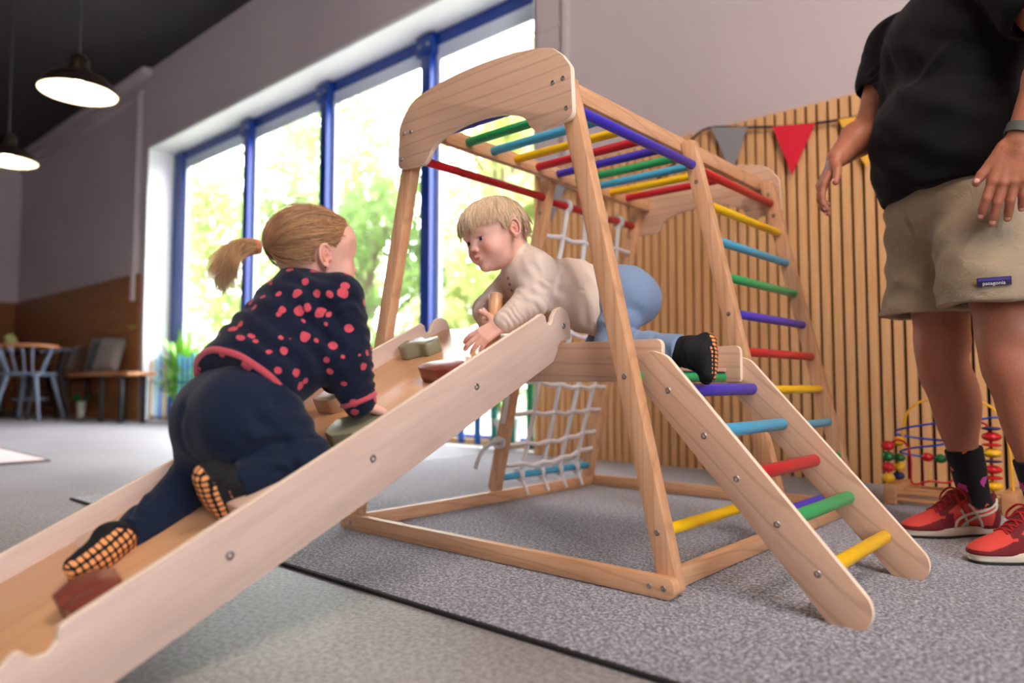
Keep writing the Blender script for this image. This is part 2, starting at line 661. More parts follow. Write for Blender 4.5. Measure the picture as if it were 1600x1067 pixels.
# base rails: near and far along x in front of and behind the posts
for y0 in (1.345, 2.635):
    M = frame_matrix((X0, y0 + 0.025, 0.012), (1, 0, 0), (0, 0, 1))
    w = 0.578
    pts = fillet([(-w, 0), (w, 0), (w, 0.044), (-w, 0.044)], 0.018, 6)
    r = prism('base_rail', pts, 0, 0.025, PINE, tower, M, 0.002)
    for sx in (-1, 1):
        for k in (0.025, 0.058):
            screw((X0 + sx * (w - k), y0, 0.034), (0, -1, 0), r)
for s in (-1, 1):
    xo = X0 + s * 0.54
    beam('base_rail', (xo - s * 0.0125, 1.407, 0.033), (xo - s * 0.0125, 2.598, 0.033), 0.042, 0.025, (0, 0, 1), PINE, tower)
    beam('top_rail', (X0 + s * 0.2425, 1.372, 1.199), (X0 + s * 0.2425, 2.633, 1.199), 0.046, 0.025, (0, 0, 1), PINE, tower)

# arched boards
hp = [(0.324, 1.085), (0.316, 1.215), (0.283, 1.252)]
top = [(0.283 * math.cos(a), 1.252 + 0.054 * math.sin(a)) for a in [math.pi * k / 24 for k in range(2, 23)]]
inner = [(-0.205 + 0.0, 1.080)] + [(0.186 * -math.cos(a), 1.088 + 0.070 * math.sin(a) ** 0.85) for a in [math.pi * k / 26 for k in range(1, 26)]] + [(0.205, 1.080)]
outl = [(0.205, 1.080), (0.322, 1.085), (0.316, 1.212), (0.29, 1.248)] + top[1:-1] + [(-0.29, 1.248), (-0.316, 1.212), (-0.322, 1.085)] + inner[:-1]
rads = [0.02, 0.02, 0.03, 0.02] + [0] * (len(top) - 2) + [0.02, 0.03, 0.02, 0.02] + [0] * (len(inner) - 2)
outl = fillet(outl, rads, 5)
for y0 in (1.352, 2.636):
    M = frame_matrix((X0, y0 + 0.017, 0), (1, 0, 0), (0, 0, 1))
    b = prism('arch_board', outl, 0, 0.017, PLY, tower, M, 0.0025)
    yy = y0 if y0 < 2 else y0
    for sx in (-1, 1):
        for (a, z) in ((0.293, 1.188), (0.262, 1.186), (0.303, 1.113)):
            screw((X0 + sx * a, y0, z), (0, -1, 0), b)


def rung(p0, p1, colour, parent, r=0.0135):
    o = rod('rung', p0, p1, r, RUNG[colour], parent, 0.003)
    o['label'] = {'lightblue': 'light blue'}.get(colour, colour) + ' rung'
    return o


order = ['purple', 'green', 'lightblue', 'yellow', 'red']
for k in range(10):
    y = 1.443 + 0.113 * k
    rung((X0 - 0.232, y, 1.199), (X0 + 0.232, y, 1.199), order[k % 5], tower)


def side_rung(s, z, ya, yb, colour):
    x = X0 + s * (half(z) - 0.023)
    rung((x, ya, z), (x, yb, z), colour, tower, 0.0135)


side_rung(1, 1.125, 1.402, 2.004, 'purple')
side_rung(-1, 1.125, 1.402, 2.004, 'red')
side_rung(1, 0.140, 1.402, 2.004, 'yellow')
side_rung(1, 0.473, 1.402, 2.004, 'green')
side_rung(-1, 0.473, 1.402, 2.004, 'green')
cc = ['red', 'yellow', 'lightblue', 'green', 'purple']
for k in range(10):
    side_rung(1, 1.117 - 0.1135 * k, 2.032, 2.604, cc[k % 5])
side_rung(-1, 1.117, 2.032, 2.604, 'red')
side_rung(-1, 0.100, 2.032, 2.604, 'lightblue')
# screws on the posts' near faces
for y0, zs in ((1.37, (0.14, 0.473)), (2.0, (1.07, 0.66, 0.14)), (2.6, (1.15, 1.07))):
    for s in (-1, 1):
        for z in zs:
            screw((X0 + s * (half(z) - 0.023), y0, z), (0, -1, 0), POSTS[(y0, s)])

# platform: two side boards and a deck
plat = thing('platform', (X0, 1.66, 0.46), 'low plywood platform inside the frame, between slide top and ladder', 'platform')
pp = fillet([(-0.50, 0.461), (0.50, 0.461), (0.50, 0.558), (-0.50, 0.558)], [0.006, 0.008, 0.016, 0.016], 6)
for y1 in (1.459, 1.874):
    M = frame_matrix((X0, y1, 0), (1, 0, 0), (0, 0, 1))
    b = prism('side_board', pp, 0, 0.016, PLY, plat, M, 0.002)
box('deck', (-0.46, -0.199, 0.0), (0.46, 0.199, 0.010), PLY, plat, 0.001, Matrix.Translation((X0, 1.6585, 0.488)))

# ladder
lad = thing('ladder', (-0.6, 1.66, 0), 'leaning wooden ladder with five coloured rungs hooked onto the platform', 'ladder')
ld = Vector((0.672, 0, -0.7405)); lu = Vector((0.7405, 0, 0.672))
L0 = Vector((-0.842, 0, 0.486))
for y1 in (1.442, 1.889):
    M = frame_matrix((L0.x, y1, L0.z), ld, -lu)
    # local x down the rail, local y = -lu, local z = ld x -lu
    zdir = M.to_3x3().col[2].y
    pts = fillet([(-0.035, -0.030), (0.0, -0.050), (0.645, -0.046), (0.645, 0.046), (0.02, 0.046), (-0.045, 0.02)], [0.02, 0.045, 0.045, 0.04, 0.03, 0.02], 8)
    M.translation = Vector((L0.x, y1 - (0.016 if zdir > 0 else 0), L0.z))
    b = prism('side_rail', pts, 0, 0.016, PLY, lad, M, 0.002)
    for (x, z) in ((-0.801, 0.442), (-0.717, 0.346), (-0.646, 0.262), (-0.564, 0.180), (-0.488, 0.097)):
        screw((x, 1.426 if y1 < 1.6 else 1.873, z), (0, -1, 0), b, 0.007)
for (x, z), c in zip(((-0.801, 0.442), (-0.722, 0.352), (-0.643, 0.264), (-0.564, 0.180), (-0.486, 0.096)), ('purple', 'lightblue', 'red', 'green', 'yellow')):
    rung((x, 1.441, z), (x, 1.874, z), c, lad, 0.0155)

# slide
SL = 0.478
SCc = 1 / math.hypot(1, SL)
SU = Vector((0, SCc, SL * SCc)); SN = Vector((0, -SL * SCc, SCc))
SO = Vector((0, 0.336, 0.085))
slide = thing('slide', (-1.325, 0.9, 0), 'long plywood climbing slide with raised sides running down through the arch', 'slide')


def sl_uv(y, z):
    d = Vector((0, y, z)) - SO
    return (d.dot(SU), d.dot(SN))


raw = [(0.345, 0.012), (0.87, 0.2515), (1.400, 0.510),  # lower edge
       (1.412, 0.530), (1.420, 0.552), (1.434, 0.563), (1.452, 0.566), (1.470, 0.570),
       (1.468, 0.612), (1.455, 0.640), (1.432, 0.648), (1.412, 0.640), (1.398, 0.622), (1.394, 0.606), (1.384, 0.599), (1.373, 0.604), (1.368, 0.620), (1.356, 0.626), (1.33, 0.612),
       (0.80, 0.357), (0.352, 0.143), (0.337, 0.134), (0.336, 0.118), (0.324, 0.103), (0.308, 0.102), (0.298, 0.110), (0.288, 0.116), (0.272, 0.100), (0.250, 0.068), (0.238, 0.035), (0.245, 0.012)]
spts = [sl_uv(*p) for p in raw]
spts = fillet(spts, [0.02, 0, 0.008] + [0.006] * 16 + [0, 0.006] + [0.006] * 10, 3)
for xo in (-1.100, -1.540):
    M = frame_matrix((xo - 0.015, SO.y, SO.z), SU, SN)   # local z = SU x SN = +x
    b = prism('side_board', spts, 0, 0.015, BIRCH, slide, M, 0.002)
    for (y, z) in ((1.129, 0.450), (0.851, 0.317), (0.573, 0.187), (1.44, 0.600)):
        screw((xo, y, z), (1, 0, 0), b, 0.0075)
M = frame_matrix((-1.3275, SO.y, SO.z), SU, (-1, 0, 0))   # local z = SU x -x = up normal?
if M.to_3x3().col[2].dot(SN) < 0:
    M = frame_matrix((-1.3275, SO.y, SO.z), SU, (1, 0, 0))
box('sliding_surface', (-0.075, -0.2125, -0.009), (1.225, 0.2125, 0.0), SLIDEWOOD, slide, 0.001, M)


def hold(pts, h, mat, name='climbing_hold', rad=0.012):
    """pts in (x, distance up the slide)"""
    M = frame_matrix(SO, (1, 0, 0), SU)
    pts = fillet(pts, rad, 5)
    o = prism(name, pts, 0.0, h, mat, slide, M, 0.003)
    o['label'] = {'olive_grey_lacquer': 'olive grey', 'brown_red_lacquer': 'brown red', 'cream_lacquer': 'cream'}[mat.name] + ' climbing hold'
    return o


OLIVE = plain('olive_grey_lacquer', srgb(132, 130, 104), 0.3)
BROWN = plain('brown_red_lacquer', srgb(134, 66, 52), 0.3)
CREAM = plain('cream_lacquer', srgb(222, 190, 164), 0.35)
hold([(-1.498, 1.012), (-1.512, 1.055), (-1.468, 1.082), (-1.44, 1.064), (-1.405, 1.082), (-1.382, 1.055), (-1.40, 1.02), (-1.43, 1.028), (-1.462, 1.000)], 0.035, OLIVE)
hold([(-1.292, 0.888), (-1.265, 0.912), (-1.21, 0.922), (-1.155, 0.912), (-1.140, 0.887), (-1.165, 0.862), (-1.195, 0.856), (-1.26, 0.868)], 0.035, BROWN)
hold([(-1.468, 0.704), (-1.485, 0.744), (-1.43, 0.785), (-1.37, 0.775), (-1.355, 0.735), (-1.40, 0.700)], 0.035, CREAM)
hold([(-1.235, 0.568), (-1.262, 0.62), (-1.215, 0.662), (-1.150, 0.668), (-1.130, 0.625), (-1.150, 0.572), (-1.195, 0.556)], 0.035, OLIVE)
hold([(-1.50, 0.165), (-1.485, 0.225), (-1.43, 0.29), (-1.375, 0.27), (-1.385, 0.20), (-1.44, 0.150)], 0.018, CREAM)
hold([(-1.215, 0.322), (-1.195, 0.395), (-1.135, 0.41), (-1.120, 0.36), (-1.14, 0.315)], 0.035, CREAM)
hold([(-1.243, 0.052), (-1.262, 0.09), (-1.246, 0.118), (-1.205, 0.134), (-1.155, 0.124), (-1.126, 0.100), (-1.128, 0.064), (-1.150, 0.048), (-1.178, 0.046), (-1.186, 0.068), (-1.20, 0.070), (-1.212, 0.050)], 0.038, BROWN, rad=0.007)

# rope net between the two left rear posts
ROPE = NT('white_rope')
_w = ROPE.n('ShaderNodeTexWave', bands_direction='DIAGONAL'); _w.inputs['Scale'].default_value = 60
ROPE.l(ROPE.coord(), _w.inputs['Vector'])
ROPE.col(srgb(226, 224, 226)); ROPE.rough(0.85); ROPE.bump(_w.outputs['Fac'], 0.5, 0.002)
net = thing('rope_net', (-1.80, 2.32, 0.1), 'white knotted climbing net tied between the rear left posts', 'net')


def net_pt(fy, z, sag=0.0):
    y = 2.035 + 0.565 * fy
    b = 0.035 * math.sin(math.pi * min(max(fy, 0), 1)) * math.sin(math.pi * min(1, max(0, (z - 0.1) / 1.0)))
    return Vector((X0 - (half(z) - 0.03) + b * 1.2, y, z - sag))


vf = [0.17, 0.39, 0.61, 0.83]
hz = [0.165, 0.240, 0.345, 0.455, 0.565, 0.675, 0.785, 0.895, 1.005]


def hsag(fy, z):
    return 0.022 * math.sin(math.pi * fy) + 0.014 * math.sin(3.1 * fy + z * 9)


for i, fy in enumerate(vf):
    pts = []
    for k in range(60):
        z = 0.1 + (1.117 - 0.1) * k / 59
        pts.append(net_pt(fy + 0.02 * math.sin(z * 7 + i) + (0.035 * (0.35 - z) if z < 0.35 else 0), z, 0))
    tube('rope', pts, 0.0092, ROPE.m, net, 8)
    for z, cx in ((0.100, 0), (1.117, 0)):
        c = Vector((X0 - (half(z) - 0.023), 2.035 + 0.565 * (fy + 0.02 * math.sin(z * 7 + i) + (0.009 if z < .3 else 0)), z))
        loop = [c + Vector((math.cos(a) * 0.020, (0.012 if k % 2 else -0.004) * 0 + 0.010 * math.sin(a * 0.5), math.sin(a) * 0.020)) for k, a in enumerate([2 * math.pi * j / 16 for j in range(24)])]
        tube('knot', loop, 0.0088, ROPE.m, net, 8)
        if z < 0.5:
            tube('knot', [c + Vector((0.01, 0.006, -0.018)), c + Vector((0.02, 0.016, -0.045)), c + Vector((0.03, 0.02, -0.075))], 0.0065, ROPE.m, net, 8)
for z in hz:
    pts = []
    for k in range(49):
        fy = -0.03 + 1.06 * k / 48
        # scallops between the vertical ropes
        ph = min(range(4), key=lambda q: abs(vf[q] - fy))
        d = abs(vf[ph] - fy)
        pts.append(net_pt(fy, z, hsag(min(max(fy, 0), 1), z) + 0.010 * min(1, d / 0.11) - 0.006))
    tube('rope', pts, 0.0086, ROPE.m, net, 8)
# tied rope end hanging from the post
pz = 0.235
c = Vector((X0 - half(pz) + 0.023, 2.0, pz))
tail = catmull([c + Vector((0.03, -0.008, 0.01)), c + Vector((0.0, -0.014, 0.005)), c + Vector((-0.03, -0.018, -0.005)), c + Vector((-0.058, -0.03, -0.03)), c + Vector((-0.075, -0.045, -0.075)), c + Vector((-0.078, -0.05, -0.10))], 5)
tube('rope_end', tail, 0.008, ROPE.m, net, 10)
tube('knot', [c + Vector((0.026 * math.cos(a), 0.018 * math.cos(a) * 0 - 0.008 + 0.0, 0.016 * math.sin(a))) for a in [2 * math.pi * j / 14 for j in range(14)]], 0.008, ROPE.m, net, 8, closed=True)
c2 = Vector((X0 - half(0.36) + 0.02, 1.993, 0.36))
tube('rope_end', [c2 + Vector((0.018, 0, 0.05)), c2 + Vector((0.014, -0.004, 0.0)), c2 + Vector((-0.004, 0, -0.05))], 0.0085, ROPE.m, net, 10)

# ------------------------------------------------------------------ bunting on the slats
cord_pts = [(-3.0, 1.83), (-2.76, 1.71), (-2.55, 1.605), (-2.36, 1.535), (-2.1, 1.545), (-1.9, 1.655), (-1.735, 1.793), (-1.5, 1.752), (-1.3, 1.71), (-1.1, 1.685), (-0.83, 1.668), (-0.34, 1.61), (0.1, 1.60), (0.6, 1.66), (1.1, 1.78)]
bun = thing('bunting', (-1.3, 3.49, 1.7), 'felt bunting of grey, red and yellow pennants on the slatted wall', 'bunting')
cp = catmull([(x, 3.49, z) for x, z in cord_pts], 6)
tube('cord', cp, 0.006, plain('navy_cord', (0.012, 0.014, 0.035), 0.8), bun, 6)


def cord_z(x):
    for a, b in zip(cp[:-1], cp[1:]):
        if a.x <= x <= b.x:
            return a.z + (b.z - a.z) * (x - a.x) / (b.x - a.x)
    return 1.7


def felt(name, c):
    m = NT(name); n = m.noise(m.coord(), 180, 3, 0.7)
    m.col(m.mix(m.math('MULTIPLY', n, 0.3), c, tuple(v * 0.72 for v in c))); m.rough(0.95); m.bump(n, 0.4, 0.003)
    m.b.inputs['Specular IOR Level'].default_value = 0.1
    return m.m


FELTS = [felt('grey_felt', srgb(150, 150, 152)), felt('red_felt', srgb(226, 48, 66)), felt('yellow_felt', srgb(244, 186, 74))]
for i, (xa, xb) in enumerate([(-2.84, -2.64), (-2.555, -2.36), (-2.21, -2.01), (-1.685, -1.486), (-1.36, -1.153), (-1.05, -0.84), (-0.72, -0.52), (-0.40, -0.20), (-0.08, 0.12), (0.24, 0.44), (0.56, 0.76)]):
    za, zb = cord_z(xa), cord_z(xb)
    M = Matrix.Translation((0, 3.484, 0)) @ frame_matrix((0, 0, 0), (1, 0, 0), (0, 0, 1))
    tip = ((xa + xb) / 2 - 0.012 * ((-1) ** i), (za + zb) / 2 - 0.245)
    prism('pennant', [(xa, za), tip, (xb, zb)], 0.0, 0.003, FELTS[i % 3], bun, M, 0)['label'] = ('grey', 'red', 'yellow')[i % 3] + ' pennant'

# ------------------------------------------------------------------ pendant lamps
LAMPMAT = plain('bronze_shade', (0.035, 0.024, 0.018), 0.3, 0.7)
ENAMEL = plain('white_enamel', (0.85, 0.80, 0.72), 0.4)
BULB = NT('bulb_glow'); BULB.col((1, 0.9, 0.7)); BULB.b.inputs['Emission Color'].default_value = (1.0, 0.80, 0.55, 1); BULB.b.inputs['Emission Strength'].default_value = 40


def pendant(x, y, z, r, label):
    t = thing('pendant_lamp', (x, y, z), label, 'lamp', 'pendant lamps')
    M = Matrix.Translation((x, y, z))
    k = r / 0.21
    prof = [(0.21, 0.0), (0.205, 0.022), (0.188, 0.055), (0.155, 0.085), (0.10, 0.108), (0.062, 0.125), (0.055, 0.15), (0.052, 0.20), (0.035, 0.225), (0.012, 0.235)]
    lathe('lamp_shade', [(a * k, b * k) for a, b in prof], LAMPMAT, t, M, 48)
    sh = lathe('shade_lining', [(a * k * 0.985, b * k - 0.001) for a, b in prof[:5]] + [(0.0, 0.105 * k)], ENAMEL, t, M, 48)
    lathe('bulb', [(0, 0.0), (0.02, 0.004), (0.034, 0.022), (0.034, 0.042), (0.022, 0.065), (0.014, 0.09), (0.0, 0.10)], BULB.m, t, M, 20, 60)
    rod('cord', (x, y, z + 0.23 * k), (x, y, 4.28), 0.005, DARK, t, 0, 8)
    lathe('ceiling_rose', [(0, 4.28 - z), (0.05, 4.28 - z), (0.045, 4.25 - z), (0, 4.245 - z)], LAMPMAT, t, M, 20)
    ld_ = bpy.data.lights.new('lamp_light', 'POINT'); ld_.energy = 16; ld_.color = (1, 0.74, 0.46); ld_.shadow_soft_size = 0.04
    lo = bpy.data.objects.new('lamp_light', ld_); COL.objects.link(lo); lo.location = (x, y, z + 0.02)
    return t


pendant(-4.70, 1.44, 2.17, 0.21, 'bronze dome pendant lamp with its whole lit shade visible below the ceiling')
pendant(-6.90, 1.62, 2.25, 0.21, 'bronze dome pendant lamp cut by the left picture edge, lower and farther back')

# ------------------------------------------------------------------ picket fence in front of the window
PK = [paint('picket_blue', srgb(22, 104, 190)), paint('picket_teal', srgb(16, 140, 128)), paint('picket_green', srgb(34, 150, 96)), paint('picket_sky', srgb(70, 160, 200)), wood('picket_bare', srgb(226, 196, 150), srgb(206, 172, 124), 1, 0.6, 0.1)]
pf = thing('picket_fence', (-6.0, 3.62, 0), 'low fence of blue, teal and green pickets below the window', 'fence')
cols = [0, 0, 1, 2, 0, 3, 4, 1, 0, 0]
i = 0
x = -3.06
seqr = [2, 1, 1, 0, 0, 0, 3, 1, 0, 4, 0, 3, 4, 1]
while x > -9.0:
    M = frame_matrix((x, 3.64, 0), (0, 0, 1), (1, 0, 0))
    h = 0.74 + 0.03 * math.sin(i * 1.7)
    pts = [(0.03, -0.026), (h, -0.026), (h + 0.03, 0), (h, 0.026), (0.03, 0.026)]
    prism('picket', fillet(pts, 0.006, 2), -0.008, 0.008, PK[seqr[i % len(seqr)]], pf, M, 0.002)
    x -= 0.16 if x > -7.4 else 0.12
    i += 1
BARE = PK[4]
beam('fence_rail', (-8.98, 3.66, 0.04), (-2.96, 3.66, 0.04), 0.05, 0.024, (0, 0, 1), BARE, pf)
beam('fence_rail', (-8.98, 3.66, 0.46), (-2.96, 3.66, 0.46), 0.03, 0.018, (0, 0, 1), PK[1], pf)

# ------------------------------------------------------------------ plants behind the fence
LEAF = NT('bright_leaf'); LEAF.col(srgb(120, 176, 60)); LEAF.rough(0.45)
LEAF.b.inputs['Subsurface Weight'].default_value = 0.0
LEAF2 = NT('pale_leaf'); LEAF2.col(srgb(196, 216, 180)); LEAF2.rough(0.5)
POT = plain('white_pot', srgb(226, 226, 222), 0.5)


def bm_leaf(bm, base, dirv, length, width, bend, seg=6):
    base = Vector(base); d = Vector(dirv).normalized()
    side = d.cross(Vector((0, 0, 1)))
    if side.length < 0.01: side = Vector((1, 0, 0))
    side.normalize()
    L = []; R = []
    p = base.copy(); dd = d.copy()
    for k in range(seg + 1):
        t = k / seg
        w = width * math.sin(math.pi * min(0.98, 0.12 + 0.88 * t)) * 0.5
        L.append(bm.verts.new(p - side * w)); R.append(bm.verts.new(p + side * w))
        dd = (dd + Vector((0, 0, -bend / seg))).normalized()
        p = p + dd * (length / seg)
    for k in range(seg):
        bm.faces.new((L[k], L[k + 1], R[k + 1], R[k]))


def plant(name, loc, h, nl, ll, lw, mat, label, spread=0.5, pot_r=0.11):
    rnd = random.Random(int(abs(loc[0]) * 100))
    t = thing(name, loc, label, 'plant')
    M = Matrix.Translation(loc)
    lathe('pot', [(0, 0.0), (pot_r * 0.75, 0.0), (pot_r, 0.2), (pot_r * 1.03, 0.205), (pot_r * 0.93, 0.205), (pot_r * 0.9, 0.18), (0, 0.18)], POT, t, M, 28)
    bm = bmesh.new()
    for k in range(nl):
        a = rnd.uniform(0, 6.283); z = rnd.uniform(0.25, h * 0.75)
        r0 = rnd.uniform(0, 0.04) + spread * 0.12
        e = rnd.uniform(0.4, 1.35)
        bm_leaf(bm, (loc[0] + r0 * math.cos(a), loc[1] + r0 * math.sin(a), loc[2] + z), (math.cos(a) * math.cos(e), math.sin(a) * math.cos(e) * 0.6, math.sin(e)), ll * rnd.uniform(0.7, 1.2), lw, rnd.uniform(0.3, 1.4))
    me = finish(bm, 'foliage')
    fo = link('foliage', me, mat, t)
    bm = bmesh.new()
    for k in range(5):
        a = k * 1.3
        bm_tube(bm, [(loc[0], loc[1], loc[2] + 0.15), (loc[0] + 0.03 * math.cos(a), loc[1] + 0.02 * math.sin(a), loc[2] + h * 0.4), (loc[0] + 0.09 * math.cos(a), loc[1] + 0.05 * math.sin(a), loc[2] + h * 0.75)], 0.006, 6)
    link('stem', finish(bm, 'stem'), LEAF.m, t)
    return t


plant('potted_plant', (-8.35, 3.735, 0.004), 0.95, 60, 0.42, 0.07, LEAF.m, 'tall potted plant with long bright green leaves beside the left window jamb')
plant('potted_plant', (-7.7, 3.735, 0.004), 0.85, 110, 0.16, 0.06, LEAF2.m, 'bushy potted plant with small pale leaves behind the blue pickets')
plant('potted_plant', (-3.35, 3.735, 0.004), 0.62, 60, 0.2, 0.05, LEAF.m, 'low potted plant behind the pickets near the right end of the window')

# ------------------------------------------------------------------ corner seating at the far left
GREYW = plain('blue_grey_chair_paint', srgb(104, 116, 134), 0.35)
BROWNR = wood('brown_rail', srgb(190, 134, 90), srgb(164, 108, 68), 1, 0.4, 0.1)
DWOOD = plain('black_chair_paint', srgb(32, 32, 36), 0.4)
LAT = Vector((0.749, 0.663, 0)); FWD = Vector((-0.663, 0.749, 0))


def chair(c, ang, k, mat, railmat, label):
    c = Vector(c)
    t = thing('chair', c, label, 'chair')
    M = Matrix.Translation(c) @ Matrix.Rotation(ang, 4, 'Z') @ Matrix.Scale(k, 4)

    def P(x, y, z): return M @ Vector((x, y, z))
    prism('seat', fillet([(-0.24, -0.2), (0.24, -0.2), (0.22, 0.22), (-0.22, 0.22)], 0.06, 6), -0.018 * k, 0.018 * k, mat, t, Matrix.Translation(c + Vector((0, 0, 0.56 * k))) @ Matrix.Rotation(ang, 4, 'Z') @ Matrix.Diagonal((k, k, 1, 1)), 0.006)
    for sx in (-1, 1):
        for sy in (-1, 1):
            bm = bmesh.new()
            bm_cyl(bm, P(sx * 0.17, sy * 0.15, 0.55), P(sx * 0.285, sy * 0.24, 0.0), 0.026 * k, 0.018 * k, 12)
            link('leg', finish(bm, 'leg'), mat, t)
    rod('stretcher', P(-0.22, 0.0, 0.25), P(0.22, 0, 0.25), 0.011 * k, mat, t, 0.002, 10)
    bm = bmesh.new()
    bm_tube(bm, catmull([P(-0.36, -0.04, 0.885), P(-0.30, -0.20, 0.892), P(-0.12, -0.27, 0.9), P(0.12, -0.27, 0.9), P(0.30, -0.20, 0.892), P(0.36, -0.04, 0.885)], 6), 0.02 * k, 10)
    link('top_rail', finish(bm, 'tr'), railmat, t)
    for sx in (-1, 1):
        bm = bmesh.new(); bm_cyl(bm, P(sx * 0.20, -0.10, 0.56), P(sx * 0.335, -0.12, 0.885), 0.024 * k, 0.02 * k, 10)
        link('back_post', finish(bm, 'bp'), mat, t)
    for q in (-0.14, -0.05, 0.05, 0.14):
        bm = bmesh.new(); bm_cyl(bm, P(q, -0.17, 0.56), P(q * 1.4, -0.265, 0.895), 0.012 * k, 0.011 * k, 8)
        link('spindle', finish(bm, 'sp'), mat, t)
    return t


A0 = math.atan2(LAT.y, LAT.x)
chair((-10.25, 2.72, 0.0), A0, 1.0, GREYW, BROWNR, 'blue-grey spindle chair with a brown wooden top rail, at far left')
chair((-10.75, 3.0, 0.0), A0 + 2.4, 0.98, DWOOD, GREYW, 'dark spindle chair with blue-grey top rail behind the brown-railed one')
# table behind the chairs
tb = thing('cafe_table', (-11.6, 2.75, 0), 'dark round table behind the chairs at the left picture edge', 'table')
lathe('table_top', [(0, 0.84), (0.42, 0.84), (0.43, 0.855), (0.42, 0.875), (0, 0.875)], DWOOD, tb, Matrix.Translation((-11.6, 2.75, 0)), 40)
lathe('pedestal', [(0, 0.0), (0.24, 0.0), (0.23, 0.02), (0.04, 0.05), (0.035, 0.84), (0, 0.84)], DWOOD, tb, Matrix.Translation((-11.6, 2.75, 0)), 24)
fl = thing('small_vase', (-11.45, 2.80, 0.876), 'small vase with a yellow-green flower head on the dark round table', 'vase')
lathe('vase_body', [(0, 0), (0.035, 0), (0.045, 0.04), (0.02, 0.09), (0.022, 0.1), (0, 0.1)], POT, fl, Matrix.Translation((-11.45, 2.80, 0.876)), 18)
bm = bmesh.new(); bmesh.ops.create_icosphere(bm, subdivisions=3, radius=0.075)
for v in bm.verts: v.co *= 1 + 0.18 * noise.noise(v.co * 40)
link('flower_head', finish(bm, 'fh'), plain('yellow_green_flower', srgb(176, 178, 110), 0.8), fl, Matrix.Translation((-11.45, 2.80, 1.03)))
# bench
bn = thing('bench', (-10.6, 3.35, 0), 'long wooden wall bench on black legs under the brown panelling', 'bench')
box('bench_top', (-2.25, -0.16, -0.022), (2.25, 0.16, 0.022), wood('bench_oak', srgb(206, 146, 96), srgb(178, 116, 72), 1, 0.3, 0.1), bn, 0.005, Matrix.Translation((-10.75, 3.345, 0.555)))
for lx in (-8.75, -9.35, -10.6, -12.2):
    for ly in (3.22, 3.46):
        box('leg', (-0.03, -0.02, 0), (0.03, 0.02, 0.533), DWOOD, bn, 0.003, Matrix.Translation((lx, ly, 0)))
box('lower_rail', (-1.9, -0.015, -0.05), (1.4, 0.015, 0.05), WAINS, bn, 0.003, Matrix.Translation((-10.75, 3.44, 0.055)))


def cloth(name, c, rough=0.9, sc=220, amt=0.3, sheen=0.3, bump=0.35):
    m = NT(name); n = m.noise(m.coord(), sc, 3, 0.7); b = m.noise(m.coord(), 18, 3, 0.6)
    m.col(m.mix(m.math('MULTIPLY', n, amt), c, tuple(v * 0.55 for v in c))); m.rough(rough)
    h = m.math('ADD', n, m.math('MULTIPLY', b, 1.5))
    m.bump(h, bump, 0.003)
    m.b.inputs['Specular IOR Level'].default_value = 0.15
    m.b.inputs['Sheen Weight'].default_value = sheen
    return m.m


def cushion(loc, w, h, th, tilt, yaw, mat, label):
    bm = bmesh.new()
    N = 16
    g = {}
    for s in (1, -1):
        for i in range(N + 1):
            for j in range(N + 1):
                u = 2 * i / N - 1; v = 2 * j / N - 1
                if (abs(u) == 1 or abs(v) == 1) and s == -1:
                    g[(s, i, j)] = g[(1, i, j)]; continue
                d = ((1 - u ** 4) * (1 - v ** 4)) ** 0.5
                k = 1 - 0.06 * (abs(u) * abs(v)) * 0 - 0.05 * (1 - abs(u * v))
                g[(s, i, j)] = bm.verts.new((u * w / 2 * k, s * d * th / 2, (v * k) * h / 2 + h / 2))
        for i in range(N):
            for j in range(N):
                f = [g[(s, i, j)], g[(s, i + 1, j)], g[(s, i + 1, j + 1)], g[(s, i, j + 1)]]
                bm.faces.new(f if s == -1 else f[::-1])
    M = Matrix.Translation(loc) @ Matrix.Rotation(yaw, 4, 'Z') @ Matrix.Rotation(tilt, 4, 'X')
    o = link('cushion', finish(bm, 'cushion', True, 60), mat, None, M)
    tag(o, label, 'cushion')
    return o


cushion((-9.55, 3.31, 0.588), 0.44, 0.44, 0.13, -0.30, 0.25, cloth('grey_cushion_cloth', srgb(122, 112, 102)), 'grey square cushion leaning on the bench, rightmost of the three')
cushion((-9.98, 3.33, 0.588), 0.44, 0.44, 0.12, -0.22, 0.1, cloth('black_cushion_cloth', srgb(34, 30, 30)), 'black square cushion leaning on the bench behind the grey one')
cushion((-10.75, 3.33, 0.588), 0.42, 0.38, 0.12, -0.25, -0.1, cloth('brown_cushion_cloth', srgb(96, 72, 58)), 'brown square cushion on the bench seen through the chair back')
tg = tag(box('wall_sticker', (-0.10, -0.002, -0.02), (0.10, 0.0, 0.02), plain('yellow_sticker', srgb(176, 170, 40), 0.6), None, 0, Matrix.Translation((-9.28, WALL_Y - 0.0305, 1.13))), 'small yellow-green sticker strip on the brown panelling beside the window', 'sticker')
gp = plant('potted_plant', (-10.35, 3.33, 0.002), 0.26, 24, 0.10, 0.05, NT('dark_leaf').m, 'small green plant in a pot under the bench', 0.4, 0.05)
bpy.data.materials['dark_leaf'].node_tree.nodes['Principled BSDF'].inputs[0].default_value = (*srgb(30, 120, 60), 1)

